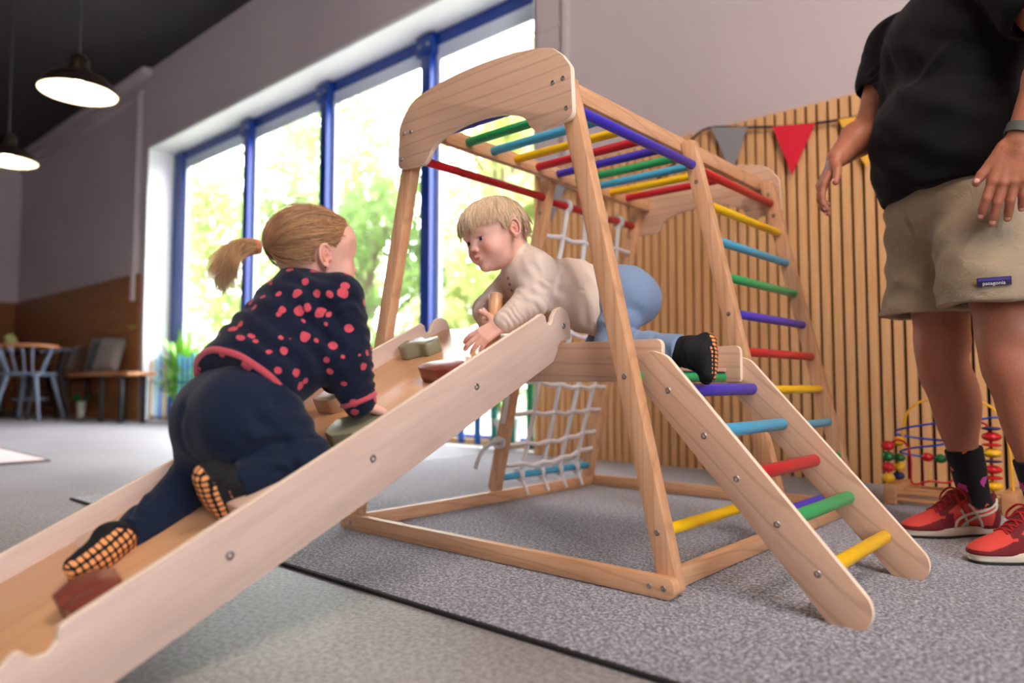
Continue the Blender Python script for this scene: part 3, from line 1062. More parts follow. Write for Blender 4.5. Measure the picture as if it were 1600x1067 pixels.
# ------------------------------------------------------------------ bead maze behind the man
bm_t = thing('bead_maze', (-0.55, 3.05, 0.009), 'wooden bead maze with bent coloured wires standing behind the man', 'toy')
BW = wood('beech_toy', srgb(214, 160, 112), srgb(190, 134, 88), 1, 0.4, 0.1)
WY = plain('yellow_wire', srgb(240, 176, 20), 0.3); WB = plain('blue_wire', srgb(20, 60, 170), 0.3); WR = plain('red_wire', srgb(190, 20, 30), 0.3)
Z = CARPET_Z
for xx in (-0.74, -0.375):
    box('base_block', (-0.022, -0.11, 0), (0.022, 0.11, 0.075), BW, bm_t, 0.004, Matrix.Translation((xx, 3.05, Z + 0.0005)))
for yy, zz in ((2.96, 0.045), (3.05, 0.045), (3.14, 0.045), (2.96, 0.02)):
    rod('base_bar', (-0.72, yy, Z + zz), (-0.395, yy, Z + zz), 0.009, BW, bm_t, 0.002, 12)
tube('wire', catmull([(-0.735, 3.05, 0.08), (-0.72, 3.05, 0.24), (-0.70, 3.05, 0.34), (-0.655, 3.05, 0.385), (-0.60, 3.05, 0.395), (-0.49, 3.05, 0.395), (-0.42, 3.05, 0.36), (-0.385, 3.05, 0.26), (-0.375, 3.05, 0.08)], 8), 0.0045, WY, bm_t, 8)
tube('wire', catmull([(-0.752, 2.98, 0.08), (-0.752, 2.98, 0.19), (-0.735, 2.98, 0.235), (-0.71, 2.98, 0.245), (-0.685, 2.98, 0.225), (-0.675, 2.98, 0.17), (-0.672, 2.98, 0.09), (-0.62, 3.0, 0.10), (-0.56, 3.02, 0.10), (-0.53, 3.03, 0.15), (-0.54, 3.04, 0.24)], 8), 0.004, WR, bm_t, 8)
tube('wire', catmull([(-0.36, 3.12, 0.08), (-0.365, 3.12, 0.25), (-0.40, 3.10, 0.33), (-0.48, 3.06, 0.325), (-0.60, 3.0, 0.31), (-0.71, 3.0, 0.285), (-0.735, 3.03, 0.265), (-0.68, 3.08, 0.25), (-0.58, 3.08, 0.245), (-0.50, 3.05, 0.26), (-0.58, 2.99, 0.235), (-0.68, 3.0, 0.215), (-0.72, 3.03, 0.195), (-0.64, 3.07, 0.18), (-0.52, 3.05, 0.175)], 8), 0.004, WB, bm_t, 8)
tube('wire', catmull([(-0.50, 2.98, 0.31), (-0.45, 2.97, 0.32), (-0.425, 2.96, 0.28), (-0.42, 2.96, 0.08)], 8), 0.004, WR, bm_t, 8)


def bead(x, y, z, r, k, c):
    lathe('bead', [(0, -r * k)] + [(r * math.cos(a), r * k * math.sin(a)) for a in [math.pi * (-0.45 + 0.9 * j / 8) for j in range(9)]] + [(0, r * k)], c, bm_t, Matrix.Translation((x, y, z)), 18, 60)


BR = plain('red_bead', srgb(200, 30, 34), 0.25); BY = plain('yellow_bead', srgb(236, 180, 30), 0.25); BG = plain('green_bead', srgb(16, 110, 50), 0.25); BB = plain('blue_bead', srgb(24, 44, 90), 0.25)
for i, c in enumerate((BY, BR, BG, BR)): bead(-0.752, 2.98, 0.102 + 0.040 * i, 0.022, 0.86, c)
for i, c in enumerate((BB, BY, BG)): bead(-0.735 + 0.002 * i, 3.05, 0.105 + 0.034 * i, 0.022, 0.7, c)
bead(-0.732, 3.05, 0.235, 0.021, 0.9, BY)
for i, (c, k) in enumerate(((BY, 0.9), (BR, 0.4), (BR, 0.8), (BB, 0.3), (BY, 0.9), (BR, 0.35), (BR, 0.9), (BB, 0.4))):
    bead(-0.42, 2.96, 0.105 + 0.028 * i, 0.03, k * 0.6, c)
for i, c in enumerate((BR, BG, BR)): bead(-0.64 + 0.045 * i, 3.07 - 0.008 * i, 0.18 - 0.002 * i, 0.02, 0.85, c)
for i, c in enumerate((BY, BB, BR)): bead(-0.535, 3.03, 0.12 + 0.03 * i, 0.02, 0.7, c)

# ------------------------------------------------------------------ outdoors
bm = bmesh.new(); bm_box(bm, (-45, 3.96, -0.3), (12, 60, -0.05))
GRASS = NT('lawn'); _n = GRASS.noise(GRASS.coord(), 3, 5, 0.7)
GRASS.col(GRASS.ramp(_n, [(0.3, srgb(140, 140, 124)), (0.7, srgb(176, 172, 156))])); GRASS.rough(0.9)
lw = struct('ground', bm, GRASS.m)
FOL = []
for nm, c1, c2 in (('foliage_light', srgb(124, 150, 78), srgb(176, 192, 120)), ('foliage_mid', srgb(86, 116, 62), srgb(136, 160, 92)), ('foliage_yellow', srgb(156, 170, 96), srgb(194, 202, 136))):
    m = NT(nm); n = m.noise(m.coord(), 1.4, 3, 0.6)
    c = m.ramp(n, [(0.3, c1), (0.7, c2)])
    m.col(c); m.rough(0.6)
    trl = m.n('ShaderNodeBsdfTranslucent'); m.l(c, trl.inputs[0])
    mxs = m.n('ShaderNodeMixShader'); mxs.inputs[0].default_value = 0.55
    m.l(m.b.outputs[0], mxs.inputs[1]); m.l(trl.outputs[0], mxs.inputs[2]); m.l(mxs.outputs[0], m.out.inputs[0])
    FOL.append(m.m)
BARK = plain('bark', srgb(112, 98, 82), 0.9)


def foliage_mesh(centers, n, size, rs):
    rng = np.random.default_rng(rs)
    V = np.zeros((n * 4, 3)); F = []
    ci = rng.integers(0, len(centers), n)
    for i in range(n):
        c, r = centers[ci[i]]
        d = rng.normal(size=3); d /= np.linalg.norm(d)
        p = np.array(c) + d * r * rng.uniform(0.35, 1.0) ** 0.6
        a = rng.normal(size=3); a /= np.linalg.norm(a)
        b = np.cross(a, rng.normal(size=3)); b /= np.linalg.norm(b)
        s = size * rng.uniform(0.6, 1.4)
        V[i * 4:(i + 1) * 4] = [p - a * s, p - b * s * 0.5, p + a * s, p + b * s * 0.5]
    me = bpy.data.meshes.new('foliage')
    me.vertices.add(n * 4); me.vertices.foreach_set('co', V.ravel())
    me.loops.add(n * 4); me.loops.foreach_set('vertex_index', np.arange(n * 4))
    me.polygons.add(n); me.polygons.foreach_set('loop_start', np.arange(0, n * 4, 4))
    me.update(calc_edges=True)
    return me


def tree(name, x, y, h, r, mat, seed, label, n=4300, size=0.12, low=0.25):
    rnd = random.Random(seed)
    t = thing(name, (x, y, -0.05), label, 'tree', 'trees outside the window')
    cs = []
    bm = bmesh.new()
    trunk = [Vector((x, y, -0.1)), Vector((x + rnd.uniform(-.2, .2), y, h * 0.3)), Vector((x + rnd.uniform(-.4, .4), y, h * 0.6)), Vector((x + rnd.uniform(-.5, .5), y, h * 0.92))]
    bm_tube(bm, catmull(trunk, 4), [0.16 * (1 - 0.07 * i) for i in range(13)], 8)
    for k in range(16):
        z = h * rnd.uniform(low, 0.98); a = rnd.uniform(0, 6.283); rr = r * rnd.uniform(0.2, 0.95) * (1 - 0.5 * abs(z / h - 0.5))
        c = (x + rr * math.cos(a), y + rr * math.sin(a), z)
        cs.append((c, r * rnd.uniform(0.25, 0.42)))
        bm_tube(bm, [Vector((x, y, max(0.2, z - r * 0.6))), Vector(((x + c[0]) / 2, (y + c[1]) / 2, z - r * 0.2)), Vector(c)], [0.05, 0.035, 0.015], 6)
    link('trunk', finish(bm, 'trunk'), BARK, t)
    link('foliage', foliage_mesh(cs, n, size, seed), mat, t)
    return t


trees = [(-12.5, 9.5, 6.0, 2.4, 1, 1), (-16.5, 12.0, 8.0, 3.0, 0, 2), (-21.0, 13.0, 8.5, 3.2, 1, 3), (-10.0, 12.5, 7.0, 2.6, 0, 4), (-8.2, 9.0, 5.0, 2.0, 2, 5), (-25.5, 15.0, 9.0, 3.4, 0, 6), (-14.0, 17.0, 9.0, 3.2, 2, 7), (-6.5, 13.5, 6.5, 2.5, 1, 8), (-19.5, 8.5, 6.0, 2.3, 0, 9), (-29.0, 12.0, 8.5, 3.2, 1, 10), (-9.5, 19.0, 8.5, 3.2, 0, 11), (-4.4, 10.5, 5.2, 1.9, 0, 12)]
tl = ['mid green bushy tree outside, behind the left half of the window', 'light green loose tree outside the window', 'pale yellow-green slender tree outside the window']
tl = {1: 'broad leafy tree with mid green crown outside the window', 0: 'loose tree with light green leaves outside the window', 2: 'airy tree with yellow-green leaves outside the window'}
for x, y, h, r, k, sd in trees:
    tree('tree', x, y, h, r, FOL[k], sd, tl[k])
# hedge of shrubs
for i, (x, y, h) in enumerate([(-6.0, 8.5, 1.5), (-8.6, 7.6, 1.4), (-11.5, 8.0, 1.7), (-14.5, 7.5, 1.5), (-17.5, 9.0, 1.8), (-4.2, 7.2, 1.1)]):
    t = thing('shrub', (x, y, -0.05), 'low green shrub on the lawn outside the window', 'shrub', 'shrubs outside the window')
    link('foliage', foliage_mesh([((x + 0.7 * math.cos(q), y + 0.5 * math.sin(q), h * 0.5), h * 0.45) for q in range(6)], 1500, 0.08, 50 + i), FOL[i % 2], t)
    bm = bmesh.new(); bm_tube(bm, [(x, y, -0.1), (x, y, h * 0.5)], 0.04, 6); link('stem', finish(bm, 'stem'), BARK, t)

# ------------------------------------------------------------------ soft-body modelling: smooth unions of rounded shapes, meshed
import openvdb


def V3(*a):
    return np.array(a, dtype=np.float32)


def cap(a, b, ra, rb=None, flat=None):
    """tapered limb segment; flat = (normal, factor) squashes it along normal"""
    a = np.array(a, np.float32); b = np.array(b, np.float32); rb = ra if rb is None else rb
    R = max(ra, rb)

    def fn(P):
        ab = b - a
        L2 = max(float(ab @ ab), 1e-12)
        q = P - a
        t = np.clip((q @ ab) / L2, 0, 1)
        d = q - t[:, None] * ab
        r = ra + (rb - ra) * t
        if flat is not None:
            n = np.array(flat[0], np.float32); n = n / np.linalg.norm(n)
            d = d + (1 / flat[1] - 1) * (d @ n)[:, None] * n
            return (np.sqrt((d * d).sum(1)) - r) * (0.5 + 0.5 * flat[1])
        return np.sqrt((d * d).sum(1)) - r
    return (fn, np.minimum(a, b) - R, np.maximum(a, b) + R)


def ell(c, r, R=None):
    """ellipsoid; R columns are its axes"""
    c = np.array(c, np.float32); r = np.array(r if hasattr(r, '__len__') else (r, r, r), np.float32)
    R = np.eye(3, dtype=np.float32) if R is None else np.array(R, np.float32)
    m = float(r.max())

    def fn(P):
        q = (P - c) @ R
        k0 = np.sqrt(((q / r) ** 2).sum(1)); k1 = np.sqrt(((q / (r * r)) ** 2).sum(1))
        return np.where(k1 < 1e-6, -r.min(), k0 * (k0 - 1) / np.maximum(k1, 1e-6))
    return (fn, c - m, c + m)


def axes(x, y=None, z=None):
    """3x3 with given x and approximate y (or z) columns"""
    x = Vector(x).normalized()
    if y is not None:
        y = Vector(y); y = (y - y.dot(x) * x).normalized(); z = x.cross(y)
    else:
        z = Vector(z); z = (z - z.dot(x) * x).normalized(); y = z.cross(x)
    return np.array([[x[i], y[i], z[i]] for i in range(3)], np.float32)


def half_space(p, n, lo, hi):
    """solid side is against n"""
    p = np.array(p, np.float32); n = np.array(n, np.float32); n = n / np.linalg.norm(n)
    return (lambda P: (P - p) @ n, np.array(lo, np.float32), np.array(hi, np.float32))


def sculpt(ops, h):
    """ops: ('+'|'-'|'&', prim, k) applied in order -> vertices, quads"""
    lo = np.min([o[1][1] for o in ops if o[0] == '+'], axis=0) - 4 * h
    hi = np.max([o[1][2] for o in ops if o[0] == '+'], axis=0) + 4 * h
    n = np.ceil((hi - lo) / h).astype(int) + 1
    BIG = 0.03
    D = np.full(n, BIG, np.float32)
    for op, (fn, a, b), k in ops:
        if op == '&':
            i0 = np.zeros(3, int); i1 = n.copy()
        else:
            m = k + 0.012
            i0 = np.maximum(np.floor((a - m - lo) / h).astype(int), 0)
            i1 = np.minimum(np.ceil((b + m - lo) / h).astype(int) + 1, n)
        if (i1 <= i0).any():
            continue
        g = [lo[j] + h * np.arange(i0[j], i1[j], dtype=np.float32) for j in range(3)]
        X, Y, Z = np.meshgrid(*g, indexing='ij')
        P = np.stack([X.ravel(), Y.ravel(), Z.ravel()], 1)
        d = fn(P).reshape(X.shape).astype(np.float32)
        S = D[i0[0]:i1[0], i0[1]:i1[1], i0[2]:i1[2]]
        if op == '+':
            if k > 0:
                t = np.clip(0.5 + 0.5 * (S - d) / k, 0, 1)
                R = S * (1 - t) + d * t - k * t * (1 - t)
            else:
                R = np.minimum(S, d)
        else:
            e = -d if op == '-' else d
            if k > 0:
                t = np.clip(0.5 - 0.5 * (S - e) / k, 0, 1)
                R = S * (1 - t) + e * t + k * t * (1 - t)
            else:
                R = np.maximum(S, e)
        D[i0[0]:i1[0], i0[1]:i1[1], i0[2]:i1[2]] = R
    g = openvdb.FloatGrid(BIG)
    g.copyFromArray(np.clip(D, -BIG, BIG))
    vs, fs = g.convertToQuads(0.0)
    return lo + vs.astype(np.float64) * h, fs


def to_mesh(name, parts):
    """parts: list of (verts, quads) joined in one mesh, normals outward"""
    V = []; F = []; o = 0
    for v, f in parts:
        V.append(v); F.append(f.astype(np.int64) + o); o += len(v)
    V = np.concatenate(V); F = np.concatenate(F)
    a = V[F[:, 0]]; b = V[F[:, 1]]; c = V[F[:, 2]]; d = V[F[:, 3]]
    # signed volume decides the winding
    cen = V.mean(0)
    vol = np.einsum('ij,ij->i', a - cen, np.cross(b - cen, c - cen)).sum() + np.einsum('ij,ij->i', a - cen, np.cross(c - cen, d - cen)).sum()
    if vol < 0:
        F = F[:, ::-1]
    me = bpy.data.meshes.new(name)
    me.vertices.add(len(V)); me.vertices.foreach_set('co', V.astype(np.float32).ravel())
    me.loops.add(F.size); me.loops.foreach_set('vertex_index', F.ravel().astype(np.int32))
    me.polygons.add(len(F)); me.polygons.foreach_set('loop_start', np.arange(0, F.size, 4, dtype=np.int32))
    me.polygons.foreach_set('use_smooth', np.ones(len(F), bool))
    me.update(calc_edges=True)
    me.validate()
    return me


def get_co(me):
    co = np.empty(len(me.vertices) * 3, np.float32); me.vertices.foreach_get('co', co); return co.reshape(-1, 3)


def get_no(me):
    no = np.empty(len(me.vertices) * 3, np.float32); me.vertices.foreach_get('normal', no); return no.reshape(-1, 3)


def set_co(me, co):
    me.vertices.foreach_set('co', co.astype(np.float32).ravel()); me.update()


def paint_attr(me, name, rgb):
    a = me.color_attributes.new(name, 'FLOAT_COLOR', 'POINT')
    c = np.ones((len(me.vertices), 4), np.float32); c[:, :3] = rgb
    a.data.foreach_set('color', c.ravel())


def snoise(P, f, seed=0.0):
    """cheap smooth pseudo noise, vectorised"""
    x, y, z = (P * f).T
    return (np.sin(1.7 * x + 2.3 * y + 1.1 * z + seed) + np.sin(-2.1 * x + 1.3 * y + 1.9 * z + 1.7 * seed + 1) + np.sin(0.9 * x - 1.8 * y + 2.6 * z + 2.3 * seed + 2) + 0.6 * np.sin(3.7 * x + 3.1 * y - 2.9 * z + seed * 3)) / 3.6


def folds(me, items, seed=1.0):
    """cloth folds: ('ring', a, b, r, wavelength, amp) around a limb; ('line', a, b, width, amp) one crease"""
    co = get_co(me); no = get_no(me); d = np.zeros(len(co), np.float32)
    for it in items:
        if it[0] == 'ring':
            _, a, b, rr, wl, amp = it
            a = np.array(a); b = np.array(b); ab = b - a; L = np.linalg.norm(ab); u = ab / L
            q = co - a; t = q @ u
            rad = np.linalg.norm(q - t[:, None] * u, axis=1)
            m = np.clip((t + 0.01) / 0.02, 0, 1) * np.clip((L + 0.01 - t) / 0.02, 0, 1) * np.clip((rr - rad) / (0.25 * rr), 0, 1)
            w = snoise(co, 28, seed)
            s = np.sin(2 * np.pi * t / wl + 4.2 * w + seed)
            d += amp * m * (np.sign(s) * np.abs(s) ** 0.8) * np.clip(0.35 + 0.8 * snoise(co, 19, seed + 4), -0.3, 1.1)
        elif it[0] == 'line':
            _, a, b, w, amp = it
            a = np.array(a); b = np.array(b); ab = b - a
            q = co - a; t = np.clip((q @ ab) / (ab @ ab), 0, 1)
            r = np.linalg.norm(q - t[:, None] * ab, axis=1)
            d += amp * np.exp(-(r / w) ** 2) * np.sin(np.pi * np.clip(t * 0.9 + 0.05, 0, 1))
        elif it[0] == 'noise':
            _, f, amp = it
            d += amp * snoise(co + 0.02 * snoise(co, f * 0.5, seed + 7)[:, None], f, seed)
        elif it[0] == 'dir':
            _, u, wl, amp, c, rr = it      # parallel folds with normal u inside a ball
            u = np.array(u) / np.linalg.norm(u)
            t = co @ u + 0.012 * snoise(co, 16, seed)
            m = np.clip((rr - np.linalg.norm(co - np.array(c), axis=1)) / (0.4 * rr), 0, 1)
            s = np.sin(2 * np.pi * t / wl)
            d += amp * m * s * (0.6 + 0.4 * snoise(co, 12, seed + 2))
        seed += 1.37
    set_co(me, co + no * d[:, None])


# ---- a hand: wrist W, D towards the fingers, N out of the palm, S towards the thumb
TIPS = []


def hand(W, D, N, S, L, curls, thumb, fat=1.0, spread=0.10, tcurl=0.5):
    D = Vector(D).normalized(); N = Vector(N); N = (N - N.dot(D) * D).normalized(); S0 = D.cross(N)
    S = S0 if S0.dot(Vector(S)) > 0 else -S0
    W = Vector(W); ops = []
    pl = L * 0.54                       # palm length
    r0 = L * 0.054 * fat
    offs = [0.36, 0.12, -0.12, -0.34]
    lens = [0.47, 0.52, 0.48, 0.38]
    kn = []
    for i in range(4):
        K = W + D * pl * (1.0 - (0.03, 0.0, 0.03, 0.09)[i]) + S * L * 0.50 * offs[i] * 0.92
        kn.append(K)
        ops.append(('+', cap(W + S * L * 0.30 * offs[i] + D * L * 0.06, K, r0 * 1.55, r0 * 1.22), L * 0.055))
    ops.append(('+', cap(W - D * L * 0.10, W + D * L * 0.12, r0 * 2.0, r0 * 1.9), L * 0.07))
    for i in range(4):
        d = (D + S * spread * offs[i] * 2.0).normalized()
        ax = d.cross(N).normalized()
        p = kn[i]
        c = curls[i]
        ang = 0.0
        fr = r0 * (1.0, 1.04, 1.0, 0.86)[i]
        for j, (fl, cc) in enumerate(((0.46, c[0]), (0.30, c[1]), (0.24, c[2]))):
            ang += cc
            dd = (d * math.cos(ang) + N * math.sin(ang)).normalized()
            q = p + dd * (L * lens[i] * fl)
            ops.append(('+', cap(p, q, fr * (1.08, 1.0, 0.93)[j], fr * (0.98, 0.92, 0.80)[j]), L * 0.012 if j else L * 0.03))
            p = q
        bk = (N * -math.cos(ang) + d * math.sin(ang)).normalized()
        TIPS.append((p - dd * fr * 0.55 + bk * fr * 0.62, dd, bk, fr))
    # thumb: root at the side of the palm
    T0 = W + D * L * 0.13 + S * L * 0.13
    td = Vector(thumb).normalized()
    T1 = T0 + td * L * 0.20
    t2 = (td * math.cos(tcurl) + D * math.sin(tcurl)).normalized()
    T2 = T1 + t2 * L * 0.16
    T3 = T2 + (t2 * 0.85 + D * 0.25).normalized() * L * 0.12
    ops.append(('+', cap(T0, T1, r0 * 1.75, r0 * 1.3), L * 0.06))
    ops.append(('+', cap(T1, T2, r0 * 1.22, r0 * 1.12), L * 0.015))
    ops.append(('+', cap(T2, T3, r0 * 1.14, r0 * 0.92), L * 0.012))
    TIPS.append((T3 - (T3 - T2).normalized() * r0 * 0.4 - N * r0 * 0.72, (T3 - T2).normalized(), -N, r0 * 1.05))
    return ops


def nails(parent, mat, tips):
    for p, d, b, r in tips:
        M = frame_matrix(p, d, b)
        bm = bmesh.new(); bmesh.ops.create_uvsphere(bm, u_segments=14, v_segments=8, radius=1.0)
        bmesh.ops.scale(bm, vec=(r * 0.72, r * 0.30, r * 0.58), verts=bm.verts)
        link('fingernail', finish(bm, 'nail', True, 180), mat, parent, M)


# ---- a small child's head, built in its own frame: x to its right, y forward, z up, origin between the ears
class Head:
    def __init__(self, c, fwd, up, size, flare=0.42):
        self.flare = flare
        f = Vector(fwd).normalized(); u = Vector(up); u = (u - u.dot(f) * f).normalized(); r = f.cross(u)
        self.R = np.array([[r[i], f[i], u[i]] for i in range(3)], np.float32)
        self.c = np.array(c, np.float32); self.s = size / 0.190

    def w(self, *p):
        return self.c + self.R @ (np.array(p, np.float32) * self.s)

    def loc(self, P):
        return ((P - self.c) @ self.R) / self.s

    def e(self, c, r, tilt=None):
        R = self.R
        if tilt is not None:
            R = self.R @ np.array(tilt.to_3x3(), np.float32)
        return ell(self.w(*c), np.array(r, np.float32) * self.s, R)

    def cp(self, a, b, ra, rb=None):
        return cap(self.w(*a), self.w(*b), ra * self.s, (rb if rb else ra) * self.s)

    def ops(self, pout=0.0):
        s = self.s; o = []
        A = lambda prim, k: o.append(('+', prim, k * s))
        B = lambda prim, k: o.append(('-', prim, k * s))
        A(self.e((0, -0.014, 0.024), (0.071, 0.086, 0.070)), 0)
        A(self.e((0, 0.034, 0.030), (0.056, 0.046, 0.046)), 0.03)       # forehead
        A(self.e((0, 0.024, -0.030), (0.055, 0.050, 0.056)), 0.03)      # face
        A(self.e((0, 0.020, -0.062), (0.040, 0.040, 0.026)), 0.03)      # jaw
        for sx in (-1, 1):
            A(self.e((sx * 0.032, 0.045, -0.037), (0.0265, 0.026, 0.026)), 0.016)   # cheeks
        A(self.e((0, 0.061, -0.077), (0.016, 0.014, 0.012)), 0.016)      # chin
        A(self.e((0, 0.066, -0.050), (0.021, 0.015, 0.017)), 0.014)      # muzzle
        for sx in (-1, 1):
            B(self.e((sx * 0.026, 0.083, -0.004), (0.015, 0.013, 0.010)), 0.012)   # sockets
            A(self.cp((sx * 0.012, 0.074, 0.013), (sx * 0.040, 0.062, 0.010), 0.005, 0.004), 0.012)   # brow
            A(self.e((sx * 0.0265, 0.0585, -0.005), (0.0150, 0.0145, 0.0125)), 0.004)   # lids
            B(self.e((sx * 0.0275, 0.0760, -0.0055), (0.0114, 0.0118, 0.0056)), 0.0012)   # opening
        A(self.cp((0, 0.071, 0.004), (0, 0.0785, -0.021), 0.0055, 0.0070), 0.010)      # nose
        A(self.e((0, 0.0845, -0.0255), (0.0080, 0.0072, 0.0066)), 0.006)
        for sx in (-1, 1):
            A(self.e((sx * 0.0085, 0.081, -0.028), (0.0055, 0.006, 0.005)), 0.004)
            B(self.e((sx * 0.0045, 0.085, -0.0345), (0.0022, 0.003, 0.0022)), 0.002)
        # lips
        A(self.cp((-0.011, 0.077 + pout, -0.0465), (0, 0.0825 + pout, -0.0455), 0.0032, 0.0040), 0.004)
        A(self.cp((0.011, 0.077 + pout, -0.0465), (0, 0.0825 + pout, -0.0455), 0.0032, 0.0040), 0.004)
        A(self.cp((-0.009, 0.0765 + pout, -0.0535), (0.009, 0.0765 + pout, -0.0535), 0.0040), 0.005)
        B(self.e((0, 0.086 + pout, -0.0497), (0.0125, 0.008, 0.0012)), 0.002)
        B(self.e((0, 0.082, -0.0640), (0.014, 0.006, 0.003)), 0.005)
        # ears: thin plate, rolled rim, inner ridge, lobe, hollow
        for sx in (-1, 1):
            an = self.flare
            nv = np.array([sx * math.cos(an), math.sin(an), 0.0]); fv = np.array([-sx * math.sin(an) * sx, math.cos(an), 0.0])
            fv = np.array([-math.sin(an) * sx, math.cos(an), 0.0]); uv = np.array([0.0, -0.12, 1.0]); uv /= np.linalg.norm(uv)
            ec = np.array([sx * 0.0735, -0.010, -0.006])

            def ep(f, u, n_=0.0):
                return tuple(ec + fv * f + uv * u + nv * n_)
            R3 = Matrix(((nv[0], fv[0], uv[0]), (nv[1], fv[1], uv[1]), (nv[2], fv[2], uv[2])))
            A(self.e(ep(0.001, 0, 0.0), (0.0036, 0.0135, 0.0200), R3.to_4x4()), 0.004)
            pr = None
            for k in range(15):
                t = math.radians(35 + 220 * k / 14)
                q = ep(0.0138 * math.cos(t), 0.0215 * math.sin(t) + 0.001, 0.0035 + 0.0015 * (1 - math.cos(t)))
                if pr is not None: A(self.cp(pr, q, 0.0030), 0.0012)
                pr = q
            A(self.e(ep(0.001, -0.0215, 0.003), (0.0040, 0.0062, 0.0068), R3.to_4x4()), 0.003)
            pr = None
            for k in range(8):
                t = math.radians(80 + 150 * k / 7)
                q = ep(0.0070 * math.cos(t) + 0.001, 0.0125 * math.sin(t), 0.0035)
                if pr is not None: A(self.cp(pr, q, 0.0020), 0.0012)
                pr = q
            B(self.e(ep(0.004, -0.003, 0.0035), (0.0040, 0.0045, 0.0065), R3.to_4x4()), 0.002)
            A(self.e(ep(0.0105, -0.006, 0.0035), (0.0032, 0.0032, 0.0048), R3.to_4x4()), 0.002)
        return o

    def tint(self, me, base, lip, blush):
        co = get_co(me); L = self.loc(co)
        base = np.array(base, np.float32)
        col = np.tile(base, (len(co), 1)) * (1 + 0.04 * snoise(co, 60, 2)[:, None])
        def m(c, r):
            return np.exp(-(((L - np.array(c)) / np.array(r)) ** 2).sum(1))[:, None]
        for sx in (-1, 1):
            w = m((sx * 0.036, 0.066, -0.034), (0.018, 0.02, 0.015)) * 0.65; col = col * (1 - w) + np.array(blush) * w
            w = m((sx * 0.076, -0.008, -0.010), (0.010, 0.02, 0.022)) * 0.5; col = col * (1 - w) + np.array(blush) * w
            # brows and lashes are hair-coloured skin marks
            w = np.clip(m((sx * 0.027, 0.072, 0.0125), (0.012, 0.014, 0.0022)) * 0.35, 0, 1); col = col * (1 - w) + np.array((0.30, 0.17, 0.09)) * w
            w = np.clip(m((sx * 0.0275, 0.072, -0.0005), (0.011, 0.012, 0.0014)) * 0.75, 0, 1); col = col * (1 - w) + np.array((0.12, 0.06, 0.04)) * w
        w = m((0, 0.090, -0.028), (0.010, 0.010, 0.008)) * 0.35; col = col * (1 - w) + np.array(blush) * w
        w = np.clip(m((0, 0.082, -0.0495), (0.0115, 0.012, 0.0056)) * 1.1, 0, 0.75); col = col * (1 - w) + np.array(lip) * w
        paint_attr(me, 'tint', col)

    def eyes(self, parent, iris, look):
        """eyeballs turned to the local direction look"""
        for sx in (-1, 1):
            bm = bmesh.new()
            r = 0.0125
            prof = []
            for k in range(25):
                a = math.pi * k / 24
                prof.append((r * math.sin(a), r * math.cos(a)))
            vs = bm_lathe(bm, prof, 28)
            for f in bm.faces:
                z = f.calc_center_median().z / r
                f.material_index = 2 if z > 0.965 else (1 if z > 0.79 else 0)
            me = finish(bm, 'eye', True, 180)
            lk = Vector(look).normalized()
            zc = lk; xc = zc.orthogonal().normalized(); yc = zc.cross(xc)
            Ml = Matrix(((xc[0], yc[0], zc[0]), (xc[1], yc[1], zc[1]), (xc[2], yc[2], zc[2])))
            Rw = Matrix([list(map(float, row)) for row in self.R])
            Mw = (Rw @ Ml * 1.0).to_4x4() @ Matrix.Scale(self.s, 4)
            Mw.translation = Vector([float(v) for v in self.w(sx * 0.0268, 0.0590, -0.0055)])
            link('eye', me, [EYEW, iris, PUPIL], parent, Mw)


EYEW = plain('eye_white', srgb(232, 226, 222), 0.12)
PUPIL = plain('pupil', (0.004, 0.004, 0.005), 0.05)
IRISB = plain('blue_iris', srgb(52, 70, 88), 0.1)


def skin_mat(name, sss=0.12, rough=0.5, bump=0.12, sc=420, hairy=0.0):
    m = NT(name)
    a = m.n('ShaderNodeAttribute'); a.attribute_name = 'tint'
    n = m.noise(m.coord(), 36, 4, 0.6)
    c = m.mix(m.math('MULTIPLY', n, 0.16), a.outputs['Color'], srgb(196, 110, 86))
    if hairy:
        n2 = m.noise(m.coord((1, 1, 0.35)), 300, 3, 0.7)
        c = m.mix(m.ramp(n2, [(0.5, (0, 0, 0)), (0.72, (hairy,) * 3)]), c, srgb(70, 42, 28))
    m.col(c); m.rough(rough)
    m.b.inputs['Subsurface Weight'].default_value = sss
    m.b.inputs['Subsurface Radius'].default_value = (0.012, 0.004, 0.002)
    m.b.inputs['Subsurface Scale'].default_value = 0.4
    m.bump(m.noise(m.coord(), sc, 2, 0.6), bump, 0.001)
    return m.m


def strands(name, curves, r0, mat, cols, parent=None, r1=0.25, sides=3):
    """curves (n, m, 3) hair strands as thin tapering tubes in one mesh"""
    C = np.array(curves, np.float64)
    n, m, _ = C.shape
    T = np.gradient(C, axis=1); T /= np.linalg.norm(T, axis=2, keepdims=True) + 1e-9
    ref = np.array([0.31, 0.52, 0.79]); U = np.cross(T, ref); U /= np.linalg.norm(U, axis=2, keepdims=True) + 1e-9
    W = np.cross(T, U)
    t = np.linspace(0, 1, m)
    rad = r0 * (1 - (1 - r1) * t ** 2)
    V = np.zeros((n, m, sides, 3))
    for k in range(sides):
        a = 2 * np.pi * k / sides
        V[:, :, k] = C + (U * math.cos(a) + W * math.sin(a)) * rad[None, :, None]
    idx = np.arange(n * m * sides).reshape(n, m, sides)
    F = []
    for k in range(sides):
        k2 = (k + 1) % sides
        F.append(np.stack([idx[:, :-1, k], idx[:, :-1, k2], idx[:, 1:, k2], idx[:, 1:, k]], -1).reshape(-1, 4))
    F = np.concatenate(F)
    col = np.repeat(np.array(cols, np.float32), m * sides, axis=0)
    return V.reshape(-1, 3), F, col


